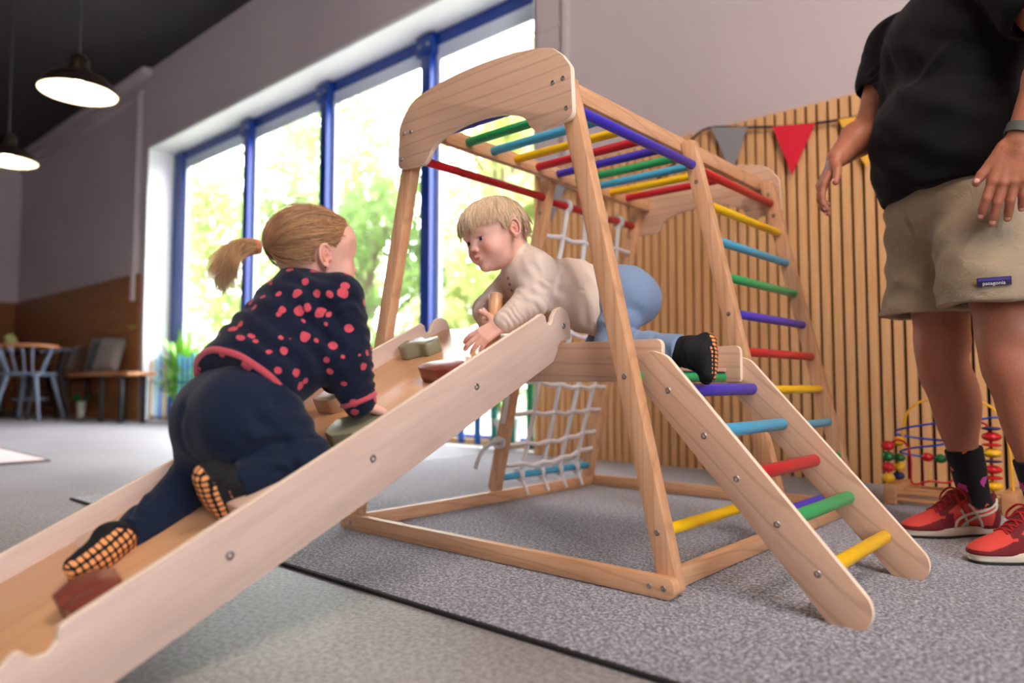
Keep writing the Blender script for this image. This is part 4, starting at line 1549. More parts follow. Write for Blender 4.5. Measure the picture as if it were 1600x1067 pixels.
def hair_mat(name, rough=0.42):
    m = NT(name)
    a = m.n('ShaderNodeAttribute'); a.attribute_name = 'tint'
    m.l(a.outputs['Color'], m.b.inputs['Base Color']); m.rough(rough)
    m.b.inputs['Specular IOR Level'].default_value = 0.35
    return m.m


def quad_mesh(name, V, F, col=None):
    me = bpy.data.meshes.new(name)
    me.vertices.add(len(V)); me.vertices.foreach_set('co', V.astype(np.float32).ravel())
    me.loops.add(F.size); me.loops.foreach_set('vertex_index', F.ravel().astype(np.int32))
    me.polygons.add(len(F)); me.polygons.foreach_set('loop_start', np.arange(0, F.size, 4, dtype=np.int32))
    me.polygons.foreach_set('use_smooth', np.ones(len(F), bool))
    me.update(calc_edges=True)
    if col is not None:
        paint_attr(me, 'tint', col)
    return me


def foot(ankle, heel, toe, up, r=0.026, k=0.012):
    """ops of a sock-clad foot: heel to toe, up = instep side"""
    A = Vector(ankle); H = Vector(heel); T = Vector(toe); U = Vector(up).normalized()
    mid = H.lerp(T, 0.62)
    side = (T - H).cross(U).normalized()
    o = [('+', cap(H, H.lerp(T, 0.35), r * 0.92, r * 0.85), 0)]
    o.append(('+', cap(A, H.lerp(T, 0.2) + U * r * 0.5, r * 0.98, r), k))
    o.append(('+', cap(A + (T - H) * 0.05, mid, r * 0.92, r * 0.75), k))
    for s in (-1, 1):
        o.append(('+', cap(H.lerp(T, 0.3) + side * s * r * 0.2, T - (T - H).normalized() * r * 0.55 + side * s * r * (0.5 if s > 0 else 0.42), r * 0.74, r * 0.60), k))
    return o


def sole_mask(me, heel, toe, up, thr=0.45):
    co = get_co(me); no = get_no(me)
    U = np.array(Vector(up).normalized()); H = np.array(heel); T = np.array(toe); d = (T - H); L = np.linalg.norm(d); d /= L
    t = ((co - H) @ d) / L
    below = (no @ U) < -thr
    hgt = (co - H) @ U
    m = (below & (t > -0.35) & (t < 1.12) & (hgt < 0.012)).astype(np.float32)
    sd = np.cross(d, U)
    uv = np.stack([(co - H) @ d, (co - H) @ sd, m], 1)
    paint_attr(me, 'grip', uv + np.array([0.5, 0.5, 0]))


def grip_sock(name, orange, pitch=0.0105):
    m = NT(name)
    a = m.n('ShaderNodeAttribute'); a.attribute_name = 'grip'
    sp = m.n('ShaderNodeSeparateColor'); m.l(a.outputs['Color'], sp.inputs[0])

    def cell(v):
        t = m.math('FRACT', m.math('DIVIDE', v, pitch))
        return m.math('ABSOLUTE', m.math('SUBTRACT', t, 0.5))
    u = cell(sp.outputs[0]); v = cell(sp.outputs[1])
    d = m.math('POWER', m.math('ADD', m.math('POWER', u, 4), m.math('POWER', v, 4)), 0.25)
    dot = m.math('MULTIPLY', m.math('LESS_THAN', d, 0.36), m.math('GREATER_THAN', sp.outputs[2], 0.5))
    n = m.noise(m.coord(), 260, 3, 0.7)
    blk = m.ramp(n, [(0.3, (0.005, 0.005, 0.006)), (0.8, (0.022, 0.022, 0.026))])
    m.col(m.mix(dot, blk, orange)); m.rough(0.8)
    m.bump(m.math('ADD', m.math('MULTIPLY', n, 0.3), dot), 0.5, 0.002)
    m.b.inputs['Specular IOR Level'].default_value = 0.2
    return m.m

# ------------------------------------------------------------------ the boy on top of the slide
SKIN_B = skin_mat('toddler_skin')
SKIN_G = SKIN_B
HAIRM = hair_mat('fine_hair')
rngh = np.random.default_rng(5)


def jig(c, amp, n):
    """n strand colours around c"""
    k = 1 + amp * rngh.normal(size=(n, 1))
    return np.clip(np.array(c)[None] * k * (1 + 0.05 * rngh.normal(size=(n, 3))), 0, 1)


BH = Head((-1.250, 1.345, 0.840), (-0.15, -0.92, -0.33), (-0.14, -0.20, 1.0), 0.184)
bops = BH.ops(pout=0.001)
neck_b = [('+', cap(BH.w(0, -0.03, -0.03), (-1.215, 1.435, 0.765), 0.040, 0.040), 0.02)]
shL = V3(-1.165, 1.415, 0.748); shR = V3(-1.295, 1.475, 0.742)
elL = V3(-1.166, 1.392, 0.664); wrL = V3(-1.200, 1.320, 0.604)
elR = V3(-1.345, 1.420, 0.655); wrR = V3(-1.315, 1.395, 0.612)
handL = hand(wrL, (-0.50, -0.60, -0.50), (-0.66, 0.10, -0.66), (-0.2, -0.2, 0.9), 0.108,
             [(0.25, 0.35, 0.3), (0.2, 0.3, 0.3), (0.25, 0.35, 0.3), (0.35, 0.45, 0.3)], (-0.62, -0.05, 0.75), fat=1.12, spread=0.34, tcurl=0.35)
handR = hand(wrR, (0.45, -0.75, -0.1), (0.7, 0.3, 0.0), (0, 0, 1), 0.100,
             [(0.9, 0.9, 0.5)] * 4, (0.3, -0.6, 0.6), fat=1.25, spread=0.1, tcurl=0.6)
limbs = [('+', ell((-1.13, 1.53, 0.695), (0.085, 0.050, 0.050), axes((0.8, 0.55, -0.2), (0.55, -0.8, 0))), 0),
         ('+', cap(shL, elL, 0.026, 0.022), 0.02), ('+', cap(elL, wrL, 0.022, 0.017), 0.01),
         ('+', cap(shR, elR, 0.026, 0.022), 0.02), ('+', cap(elR, wrR, 0.022, 0.017), 0.01),
         ('+', cap((-1.22, 1.46, 0.735), (-1.0, 1.6, 0.67), 0.045, 0.045), 0.02)]
me = to_mesh('person', [sculpt(bops + neck_b, 0.0017), sculpt(limbs + handL + handR, 0.0022)])
BH.tint(me, srgb(230, 182, 162), srgb(206, 112, 100), srgb(226, 132, 112))
boy = link('person', me, [SKIN_B])
tag(boy, 'blond toddler in beige shirt and light blue jeans crawling off the platform onto the slide', 'person')
BH.eyes(boy, IRISB, (0.10, 1.0, 0.02))

# shirt
BEIGE = cloth('beige_jersey', srgb(220, 202, 186), 0.9, 420, 0.22, 0.25, 0.3)
ax_b = axes((0.80, 0.56, -0.22), (0.56, -0.80, 0))
so = [('+', ell((-1.222, 1.445, 0.738), (0.072, 0.084, 0.070), ax_b), 0),
      ('+', ell((-1.135, 1.520, 0.702), (0.105, 0.080, 0.083), ax_b), 0.03),
      ('+', cap((-1.195, 1.480, 0.672), (-1.060, 1.560, 0.648), 0.052, 0.060), 0.03),
      ('+', cap((-1.10, 1.53, 0.625), (-1.06, 1.55, 0.615), 0.032, 0.036), 0.03),
      ('+', cap((-1.205, 1.43, 0.765), BH.w(0, -0.040, -0.062), 0.046, 0.042), 0.015),
      ('+', cap(shL, elL, 0.047, 0.044), 0.022), ('+', cap(elL, wrL + (elL - wrL) * 0.10, 0.042, 0.030), 0.012),
      ('+', cap(shR, elR, 0.041, 0.038), 0.022), ('+', cap(elR, wrR + (elR - wrR) * 0.10, 0.037, 0.027), 0.012),
      ('-', cap(BH.w(0, -0.030, -0.030), BH.w(0, -0.035, -0.072), 0.040, 0.038), 0.004),
      ('&', half_space((-1.035, 1.56, 0.66), (0.93, 0.35, 0.10), 0, 0), 0.008),
      ('&', half_space(wrL + (elL - wrL) * 0.12, wrL - elL, 0, 0), 0.0) if False else ('-', ell(wrL, 0.012), 0.004)]
sm = to_mesh('shirt', [sculpt(so, 0.0026)])
folds(sm, [('ring', shL, elL, 0.06, 0.026, 0.0018), ('ring', elL, wrL, 0.05, 0.014, 0.0022), ('ring', elR, wrR, 0.05, 0.014, 0.002),
           ('dir', (0.75, 0.45, 0.35), 0.034, 0.0024, (-1.10, 1.46, 0.70), 0.15), ('dir', (0.9, 0.3, -0.1), 0.05, 0.003, (-1.06, 1.5, 0.63), 0.09),
           ('line', (-1.19, 1.38, 0.80), (-1.13, 1.45, 0.70), 0.007, -0.006), ('line', (-1.21, 1.37, 0.76), (-1.15, 1.40, 0.66), 0.006, 0.004), ('dir', (0.3, 0.5, 0.8), 0.030, 0.002, (-1.14, 1.40, 0.68), 0.08), ('line', (-1.16, 1.45, 0.78), (-1.05, 1.50, 0.72), 0.006, 0.003), ('line', (-1.12, 1.44, 0.63), (-1.06, 1.49, 0.70), 0.006, 0.004), ('line', (-1.13, 1.45, 0.70), (-1.05, 1.48, 0.69), 0.004, -0.003), ('noise', 30, 0.0012)], 2.0)
shirt = link('shirt', sm, [BEIGE], boy)
# small buttons on the neck placket
from mathutils.bvhtree import BVHTree


def bvh(me):
    return BVHTree.FromPolygons([tuple(v.co) for v in me.vertices], [tuple(p.vertices) for p in me.polygons])


_b = bvh(sm)
for k in range(3):
    tgt = Vector((-1.262 + 0.006 * k, 1.42, 0.735 - 0.016 * k)); o_ = Vector((-0.95, 1.02, 0.66 - 0.016 * k))
    h_ = _b.ray_cast(o_, (tgt - o_).normalized())
    if h_[0] is not None:
        bm = bmesh.new(); bmesh.ops.create_uvsphere(bm, u_segments=12, v_segments=8, radius=0.0045)
        link('button', finish(bm, 'b'), plain('brown_button', srgb(110, 84, 72), 0.4), shirt, Matrix.Translation(h_[0]))
# jeans
JEAN = cloth('light_blue_denim', srgb(128, 150, 180), 0.85, 500, 0.35, 0.1, 0.35)
hpL = V3(-1.005, 1.565, 0.675); knL = V3(-1.015, 1.535, 0.548); anL = V3(-0.822, 1.530, 0.530)
hpR = V3(-1.075, 1.675, 0.675); knR = V3(-1.165, 1.690, 0.548); anR = V3(-1.040, 1.700, 0.535)
jo = [('+', ell((-1.025, 1.605, 0.682), (0.098, 0.090, 0.080), ax_b), 0),
      ('+', ell((-1.000, 1.570, 0.682), (0.066, 0.062, 0.072)), 0.03),
      ('+', cap(hpL + V3(0.0, 0, 0), knL, 0.064, 0.046), 0.02), ('+', cap(knL, anL + V3(0.02, 0, 0), 0.046, 0.040), 0.014),
      ('+', cap(hpR, knR, 0.060, 0.046), 0.02), ('+', cap(knR, anR, 0.043, 0.036), 0.014),
      ('&', half_space((-0.826, 1.53, 0.53), (1, 0, -0.15), 0, 0), 0.003)]
jm = to_mesh('jeans', [sculpt(jo, 0.0028)])
folds(jm, [('dir', (0.5, 0.2, 0.9), 0.05, 0.003, (-1.0, 1.53, 0.60), 0.09), ('dir', (0.9, 0.1, 0.5), 0.045, 0.0026, (-0.96, 1.52, 0.62), 0.07), ('line', (-1.03, 1.49, 0.62), (-0.93, 1.53, 0.56), 0.006, 0.005), ('line', (-1.02, 1.49, 0.60), (-0.95, 1.51, 0.54), 0.004, -0.004), ('ring', knL, anL, 0.06, 0.045, 0.0025), ('line', (-1.07, 1.50, 0.70), (-0.95, 1.52, 0.66), 0.004, -0.0022), ('noise', 22, 0.0018)], 5.0)
link('jeans', jm, [JEAN], boy)
SOCK = grip_sock('black_grip_sock', srgb(232, 150, 90), 0.0095)
for an, hl, to, up in ((anL + V3(0.0, 0, 0), (-0.768, 1.545, 0.550), (-0.757, 1.530, 0.458), (-0.74, -0.62, -0.12)),
                       (anR, (-0.985, 1.705, 0.545), (-0.955, 1.71, 0.525), (-0.2, 0, -1))):
    fo = foot(an, hl, to, up, 0.0275)
    if an is not anR:
        fo += [('+', cap(anL - V3(0.03, 0, 0), anL + V3(0.022, 0, 0.004), 0.034, 0.035), 0.01)]
    fm = to_mesh('sock', [sculpt(fo, 0.0022)])
    sole_mask(fm, hl, to, up, 0.25)
    folds(fm, [('ring', anL - V3(0.02, 0, 0), anL + V3(0.06, 0, 0), 0.05, 0.014, 0.0012)], 3)
    link('sock', fm, [SOCK], boy)


# hair
def skull_d(P):
    """distance of head-frame points to the hair-bearing skull, smooth-joined like the head itself"""
    def e(c, r):
        q = P - np.array(c); k0 = np.linalg.norm(q / r, axis=-1); k1 = np.linalg.norm(q / (np.array(r) ** 2), axis=-1)
        return k0 * (k0 - 1) / np.maximum(k1, 1e-6)
    a = e((0, -0.014, 0.024), (0.071, 0.086, 0.070)); b = e((0, 0.034, 0.030), (0.056, 0.046, 0.046)); k = 0.03
    t = np.clip(0.5 + 0.5 * (a - b) / k, 0, 1)
    return a * (1 - t) + b * t - k * t * (1 - t)


def push_out(P, off):
    for _ in range(3):
        d = skull_d(P); h = 1e-4
        g = np.stack([(skull_d(P + np.eye(3)[j] * h) - d) / h for j in range(3)], -1)
        g /= np.linalg.norm(g, axis=-1, keepdims=True) + 1e-9
        P = P + g * np.maximum(off - d, 0)[..., None]
    return P


def short_hair(H, n, crown, length, seed):
    rng = np.random.default_rng(seed)
    c = np.array([0, -0.010, 0.026]); R = np.array([0.073, 0.088, 0.072]); crown = np.array(crown)
    D = rng.normal(size=(n * 4, 3)); D /= np.linalg.norm(D, axis=1, keepdims=True)
    P = c + D * R
    x, y, z = P.T
    hl = np.where(y > -0.01, 0.052 - 0.45 * (0.075 - y), 0.014 - 0.60 * (-0.01 - y))
    ok = (z >= hl) & ~((np.abs(x) > 0.05) & (y > -0.030) & (y < 0.018) & (z < 0.026))
    P = P[ok][:n]; D = D[ok][:n]; n = len(P)
    L = length * rng.uniform(0.75, 1.15, n) * np.where(P[:, 1] < -0.02, 0.66, 1.0)
    lift = 0.0004 + 0.0045 * rng.random(n) ** 1.8
    v = P - crown; v -= D * (v * D).sum(1)[:, None]; v /= np.linalg.norm(v, axis=1)[:, None] + 1e-6
    v = v + 0.16 * rng.normal(size=(n, 3))
    side = np.zeros((n, 3)); side[:, 0] = 0.03 * rng.normal(size=n)
    q = push_out(P, np.full(n, 0.0005)); pts = [q.copy()]
    for k in range(11):
        v = v + np.array([0, 0, -0.24]) + side
        v /= np.linalg.norm(v, axis=1)[:, None]
        q2 = q + v * (L / 11)[:, None]
        q2 = push_out(q2, 0.0012 + lift * math.sin(math.pi * min(1, 0.15 + k / 11)))
        v = q2 - q; v /= np.linalg.norm(v, axis=1)[:, None] + 1e-9
        q = q2; pts.append(q.copy())
    C = np.stack(pts, 1)
    out = []
    for s_ in C:
        e_ = s_[-1]
        zt = 0.019 + 0.010 * rng.normal()
        if e_[1] < 0.03: zt = (0.002 + 0.006 * rng.normal()) if e_[1] > -0.05 else (-0.036 + 0.006 * rng.normal())
        if e_[2] < zt:
            sc = min(1.0, max(0.25, (s_[0][2] - zt) / max(1e-4, s_[0][2] - e_[2])))
            idx = np.linspace(0, 11 * sc, 12)
            s_ = np.array([[np.interp(i, range(12), s_[:, j]) for j in range(3)] for i in idx])
        out.append(s_)
    return np.array(out)


def clump(C, n, seed, amt=0.35):
    """pull strands together towards guide strands at their tips"""
    rng = np.random.default_rng(seed)
    g = rng.choice(len(C), n, replace=False)
    root = C[:, 0]; gr = C[g][:, 0]
    d = ((root[:, None] - gr[None]) ** 2).sum(2); j = d.argmin(1)
    t = np.linspace(0, 1, C.shape[1])[None, :, None]
    off = root - gr[j]
    tgt = C[g][j] + off[:, None] * (1 - t)
    return C * (1 - amt * t) + tgt * amt * t


def cap_ops(H, n, p0, off=0.0022, ears=True, extra=()):
    lo = H.c - 0.2; hi = H.c + 0.2
    o = [('+', H.e((0, -0.014, 0.024), (0.071 + off, 0.086 + off, 0.070 + off)), 0), ('+', H.e((0, 0.034, 0.030), (0.056 + off, 0.046 + off, 0.046 + off)), 0.03 * H.s)]
    nn = H.R @ np.array(n, np.float32)
    o.append(('&', half_space(H.w(*p0), -nn, lo, hi), 0.004))
    if ears:
        for sx in (-1, 1):
            o.append(('-', H.e((sx * 0.075, -0.004, -0.006), (0.03, 0.024, 0.026)), 0.004))
    for e in extra: o.append(e)
    return o


def to_world(H, C):
    s = C.shape
    return (H.c + (C.reshape(-1, 3) * H.s) @ H.R.T).reshape(s)


C = short_hair(BH, 9500, (0.004, -0.060, 0.080), 0.075, 3)
C = clump(C, 420, 4, 0.8)
BLOND = (0.86, 0.64, 0.43)
cols = jig(BLOND, 0.22, len(C))
Vh, Fh, Ch = strands('h', to_world(BH, C), 0.00052, None, cols)
cv, cf = sculpt(cap_ops(BH, (0, -0.48, 0.87), (0, 0.076, 0.052), 0.0012), 0.002)
hm = quad_mesh('hair', np.concatenate([Vh, cv]), np.concatenate([Fh, cf[:, ::-1].astype(np.int64) + len(Vh)]), np.concatenate([Ch, np.tile(np.array([[0.50, 0.34, 0.21]]), (len(cv), 1))]))  # cap under the strands coloured darker, standing in for their self-shadow
link('hair', hm, [HAIRM], boy)

nails(boy, plain('small_fingernail', srgb(236, 186, 168), 0.3), TIPS[:5])
# the wooden cylinder he holds
peg = thing('wooden_peg', (-1.285, 1.362, 0.60), 'short thick wooden peg held by the boy at the top of the slide', 'toy')
pa = Vector((-1.268, 1.366, 0.606)); pb = Vector((-1.277, 1.382, 0.690))
rod('peg_body', pa, pb, 0.0185, BEECH if 'BEECH' in globals() else SLIDEWOOD, peg, 0.004, 28)
rod('metal_ring', pa + (pa - pb) * 0.25, pa, 0.0165, METAL, peg, 0.002, 28)

# ------------------------------------------------------------------ the girl climbing up the slide
GH = Head((-1.285, 0.842, 0.722), (0.21, 0.975, 0.02), (0.06, -0.14, 1.0), 0.186, 0.10)
gops = GH.ops()
gneck = [('+', cap(GH.w(0, -0.025, -0.03), (-1.285, 0.825, 0.660), 0.042, 0.042), 0.02)]
gsR = V3(-1.200, 0.835, 0.620); gsL = V3(-1.370, 0.850, 0.622)
geR = V3(-1.185, 0.842, 0.503); gwR = V3(-1.172, 0.872, 0.422)
geL = V3(-1.400, 0.920, 0.520); gwL = V3(-1.395, 0.965, 0.465)
ghR = hand(gwR, (0.25, 0.85, -0.45), (-0.1, -0.35, -0.9), (-1, 0.2, 0), 0.098,
           [(0.3, 0.7, 0.5), (0.3, 0.7, 0.5), (0.35, 0.7, 0.5), (0.4, 0.7, 0.5)], (-0.7, 0.5, -0.1), fat=1.28, spread=0.16)
ghL = hand(gwL, (0.2, 0.85, -0.45), (-0.1, -0.35, -0.9), (1, 0.2, 0), 0.098,
           [(0.3, 0.7, 0.5)] * 4, (0.7, 0.5, -0.1), fat=1.28, spread=0.16)
ghp = V3(-1.29, 0.690, 0.415)
glimb = [('+', cap((-1.285, 0.80, 0.60), ghp, 0.075, 0.08), 0), ('+', cap(gsR, geR, 0.03, 0.025), 0.02), ('+', cap(geR, gwR, 0.025, 0.018), 0.01),
         ('+', cap(gsL, geL, 0.03, 0.025), 0.02), ('+', cap(geL, gwL, 0.025, 0.018), 0.01), ('+', cap((-1.285, 0.81, 0.64), (-1.285, 0.78, 0.60), 0.05, 0.06), 0.02)]
me = to_mesh('person', [sculpt(gops + gneck, 0.0017), sculpt(glimb + ghR + ghL, 0.0022)])
GH.tint(me, srgb(230, 180, 160), srgb(200, 104, 96), srgb(222, 124, 106))
girl = link('person', me, [SKIN_G])
tag(girl, 'small girl with a blond ponytail and dotted navy sweater climbing up the slide', 'person')
GH.eyes(girl, IRISB, (0.0, 1.0, 0.08))
# sweater: navy with coral dots
NAVY = NT('navy_dotted_fleece')
vo = NAVY.n('ShaderNodeTexVoronoi'); vo.inputs['Scale'].default_value = 36; vo.inputs['Randomness'].default_value = 0.72
co_ = NAVY.coord(); nz = NAVY.n('ShaderNodeTexNoise'); nz.inputs['Scale'].default_value = 30; NAVY.l(co_, nz.inputs['Vector'])
mxv = NAVY.n('ShaderNodeMix', data_type='RGBA', blend_type='LINEAR_LIGHT'); mxv.inputs['Factor'].default_value = 0.006
NAVY.l(co_, mxv.inputs[6]); NAVY.l(nz.outputs['Color'], mxv.inputs[7]); NAVY.l(mxv.outputs[2], vo.inputs['Vector'])
sepc = NAVY.n('ShaderNodeSeparateColor'); NAVY.l(vo.outputs['Color'], sepc.inputs[0])
thr = NAVY.math('MULTIPLY_ADD', sepc.outputs[0], 0.22, 0.17)
dots = NAVY.math('LESS_THAN', vo.outputs['Distance'], thr)
nf = NAVY.noise(co_, 420, 3, 0.7)
nvc = NAVY.ramp(nf, [(0.3, srgb(14, 18, 32)), (0.75, srgb(32, 40, 62))])
crl = NAVY.ramp(nf, [(0.3, srgb(176, 60, 74)), (0.75, srgb(214, 96, 106))])
NAVY.col(NAVY.mix(dots, nvc, crl)); NAVY.rough(0.95); NAVY.bump(nf, 0.4, 0.002)
NAVY.b.inputs['Sheen Weight'].default_value = 0.1; NAVY.b.inputs['Specular IOR Level'].default_value = 0.1
gax = axes((0.0, 0.62, 0.78), (1, 0, 0))
so = [('+', ell((-1.285, 0.795, 0.600), (0.095, 0.100, 0.078), gax), 0),
      ('+', ell((-1.285, 0.742, 0.525), (0.105, 0.094, 0.086), gax), 0.03),
      ('+', cap((-1.285, 0.735, 0.490), (-1.285, 0.695, 0.462), 0.092, 0.096), 0.03),
      ('+', cap((-1.22, 0.80, 0.52), (-1.24, 0.72, 0.47), 0.06, 0.065), 0.03),
      ('+', cap((-1.285, 0.805, 0.64), GH.w(0, -0.030, -0.060), 0.052, 0.046), 0.02),
      ('+', cap(gsR, geR, 0.057, 0.054), 0.026), ('+', cap(geR, gwR, 0.053, 0.034), 0.014),
      ('+', cap(gsL, geL, 0.050, 0.046), 0.024), ('+', cap(geL, gwL, 0.044, 0.032), 0.014),
      ('-', cap(GH.w(0, -0.02, -0.02), GH.w(0, -0.026, -0.068), 0.042, 0.041), 0.004),
      ('-', ell(gwR + V3(0.002, 0.012, -0.016), 0.020), 0.006)]
hemN = np.array([0.0, -0.80, -0.60]); hemP = np.array([-1.285, 0.640, 0.490])
HN = np.array([0.20, -0.72, -0.66]); HP = np.array([-1.285, 0.655, 0.462])
# the arms stay outside the hem cut: cut only the trunk
trunk = so[:5] + [('&', half_space(HP, HN, 0, 0), 0.006)]
arms = [so[5], so[6], so[7], so[8]]
sm = to_mesh('sweater', [sculpt(trunk + arms + so[9:], 0.0028)])
folds(sm, [('ring', gsR, geR, 0.075, 0.040, 0.0030), ('ring', geR, gwR, 0.06, 0.020, 0.0028),
           ('dir', (0.1, 0.75, 0.65), 0.042, 0.0048, (-1.22, 0.73, 0.56), 0.17), ('dir', (0.6, 0.6, -0.4), 0.045, 0.003, (-1.2, 0.79, 0.55), 0.08),
           ('line', (-1.24, 0.80, 0.685), (-1.205, 0.77, 0.56), 0.005, -0.004), ('noise', 26, 0.0018)], 3.3)
sweater = link('sweater', sm, [NAVY.m], girl)
CORAL = cloth('coral_rib', srgb(196, 78, 90), 0.9, 300, 0.3)


def ring_on(me, P, N, name, r, mat, parent, sub=90, push=0.0, centre=None, maxr=None):
    """a band where a plane meets a mesh (largest loop), found by casting rays outward-in"""
    from mathutils.bvhtree import BVHTree
    dg = [tuple(v.co) for v in me.vertices]
    bv = BVHTree.FromPolygons(dg, [tuple(p.vertices) for p in me.polygons])
    P = Vector(P); N = Vector(N).normalized(); u = N.orthogonal().normalized(); v = N.cross(u)
    C = Vector(centre) if centre is not None else P
    C = C - (C - P).dot(N) * N
    pts = []
    for i in range(sub):
        a = 2 * math.pi * i / sub; d = u * math.cos(a) + v * math.sin(a)
        h = bv.ray_cast(C, d, maxr or 0.4)
        if h[0] is None: continue
        pts.append(h[0] + d * push)
    # smooth
    for _ in range(3):
        pts = [(pts[i - 1] + pts[i] * 2 + pts[(i + 1) % len(pts)]) / 4 for i in range(len(pts))]
    return tube(name, pts, r, mat, parent, 8, closed=True)


hb = ring_on(sm, HP - HN / np.linalg.norm(HN) * 0.006, HN, 'hem_band', 0.0065, CORAL, sweater, push=-0.001)
ring_on(sm, gwR - (gwR - geR) / np.linalg.norm(gwR - geR) * 0.004, gwR - geR, 'cuff', 0.006, CORAL, sweater, push=-0.002, centre=gwR - (gwR - geR) * 0.03)
# trousers
NAVT = cloth('navy_trousers', srgb(24, 34, 54), 0.9, 450, 0.35, 0.10, 0.3)
ghR_ = V3(-1.235, 0.690, 0.405); gkR = V3(-1.168, 0.742, 0.318); gaR = V3(-1.190, 0.655, 0.285)
ghL_ = V3(-1.345, 0.670, 0.385); gkL = V3(-1.375, 0.655, 0.275); gaL = V3(-1.372, 0.530, 0.180)
jo = [('+', ell((-1.288, 0.690, 0.405), (0.100, 0.108, 0.092), axes((0, 0.6, 0.8), (1, 0, 0))), 0),
      ('+', ell((-1.245, 0.655, 0.395), (0.078, 0.078, 0.084)), 0.035), ('+', ell((-1.325, 0.655, 0.388), (0.078, 0.078, 0.084)), 0.035),
      ('+', cap(ghR_, gkR, 0.076, 0.052), 0.025), ('+', cap(gkR, gaR, 0.050, 0.040), 0.016),
      ('+', cap(ghL_, gkL, 0.078, 0.052), 0.025), ('+', cap(gkL, gaL, 0.050, 0.040), 0.016),
      ('-', ell(gaR - V3(0, 0.022, 0.008), 0.024), 0.006), ('-', ell(gaL - V3(0, 0.022, 0.022), 0.024), 0.006)]
jm = to_mesh('trousers', [sculpt(jo, 0.003)])
folds(jm, [('dir', (0.3, 0.6, 0.75), 0.05, 0.0035, (-1.19, 0.70, 0.38), 0.10), ('line', (-1.17, 0.62, 0.345), (-1.125, 0.76, 0.365), 0.009, -0.012), ('dir', (0.0, 0.2, 1.0), 0.040, 0.004, (-1.14, 0.72, 0.36), 0.09), ('line', (-1.29, 0.57, 0.44), (-1.30, 0.60, 0.33), 0.010, -0.010), ('line', (-1.15, 0.64, 0.47), (-1.145, 0.74, 0.40), 0.008, -0.006),
           ('line', (-1.20, 0.585, 0.46), (-1.16, 0.60, 0.36), 0.005, 0.002), ('ring', gkL, gaL, 0.07, 0.05, 0.003), ('ring', gkR, gaR, 0.07, 0.05, 0.0028), ('noise', 20, 0.0022)], 6.0)
link('trousers', jm, [NAVT], girl)
SOCKG = grip_sock('black_grip_sock_wide', srgb(236, 160, 100), 0.0105)
for an, hl, to, up in ((gaR, (-1.208, 0.588, 0.300), (-1.226, 0.628, 0.226), (0.10, 0.88, 0.47)),
                       (gaL, (-1.335, 0.495, 0.194), (-1.322, 0.415, 0.144), (-0.70, 0.20, 0.45))):
    fo = foot(an, hl, to, up, 0.029)
    fm = to_mesh('sock', [sculpt(fo, 0.0022)])
    sole_mask(fm, hl, to, up, 0.25)
    link('sock', fm, [SOCKG], girl)


# her hair: drawn back to the tie
def swept_hair(n, tie, seed):
    rng = np.random.default_rng(seed); out = []
    c = np.array([0, -0.012, 0.026]); R = np.array([0.073, 0.089, 0.072])
    td = (np.array(tie) - c) / R; td /= np.linalg.norm(td)
    while len(out) < n:
        d = rng.normal(size=3); d /= np.linalg.norm(d)
        p = c + d * R
        if p[1] > 0.031 + 0.55 * (p[2] - 0.04) + 0.004 * rng.normal(): continue
        if p[2] < -0.02 - 0.66 * (p[1] + 0.03): continue
        if abs(p[0]) > 0.052 and -0.026 < p[1] < 0.03 and p[2] < 0.018: continue
        lift = 0.0005 + 0.006 * rng.random() ** 2
        ang = math.acos(max(-1, min(1, d @ td)))
        ax = np.cross(d, td)
        nx = np.linalg.norm(ax)
        if nx < 1e-3: continue
        ax /= nx
        pts = []
        wav = rng.normal(size=2) * 0.10
        for k in range(14):
            t = k / 13
            tt = t ** 0.9
            a = ang * tt
            q = d * math.cos(a) + np.cross(ax, d) * math.sin(a)
            q = q + ax * wav[0] * math.sin(math.pi * t) + np.array([0, 0, 1]) * 0.05 * math.sin(math.pi * t) * wav[1] * 10 * 0.3
            q /= np.linalg.norm(q)
            off = 0.0015 + lift * math.sin(math.pi * min(1, t + 0.1)) + 0.010 * t ** 3
            pts.append(c + q * (R + off))
        out.append(pts)
    out = np.array(out)
    return push_out(out, np.broadcast_to(0.0008 + 0.004 * rng.random(len(out))[:, None] ** 2, out.shape[:2]))


TIE = np.array([0.004, -0.122, 0.006])
C1 = swept_hair(5200, TIE, 11); C1 = clump(C1, 190, 12, 0.85)
_fly = C1[::38].copy(); _t = np.linspace(0, 1, _fly.shape[1])[None, :, None]; _fly = _fly + np.sin(np.pi * _t) * rngh.normal(size=(len(_fly), 1, 3)) * np.array([0.006, 0.004, 0.010])
C1 = np.concatenate([C1, push_out(_fly, 0.001)])
rng = np.random.default_rng(21)
C2 = []
nclump = 26
cd_ = [(rng.normal() * 0.7, rng.normal() * 0.7, rng.uniform(0.8, 1.25), rng.uniform(0, 6.28)) for _ in range(nclump)]
for i in range(1700):
    sx_, sz_, ln, ph = cd_[rng.integers(nclump)]
    r0 = rng.normal(size=2) * 0.0045
    sp = rng.normal(size=2) * 0.20
    L = 0.128 * ln * rng.uniform(0.75, 1.1)
    pts = []
    fx, fy = r0
    p = TIE + np.array([r0[0], 0.006, r0[1]])
    v = np.array([0.1 * (sx_ * .6 + sp[0]), -1.0, 0.10 + 0.30 * (sz_ * 0.8 + sp[1])]); v /= np.linalg.norm(v)
    for k in range(14):
        t = k / 13
        pts.append(p.copy())
        curl = t ** 2 * 0.9
        v = v + np.array([0.10 * (sx_ + sp[0] * 1.5) + curl * 0.35 * math.sin(ph + 7 * t), 0.085 * t * 1.2 + curl * 0.3 * math.cos(ph + 7 * t), -0.155 - 0.10 * t + 0.05 * (sz_ + sp[1])]) * (0.7 if k < 3 else 1.0)
        v /= np.linalg.norm(v)
        p = p + v * L / 13
    C2.append(pts)
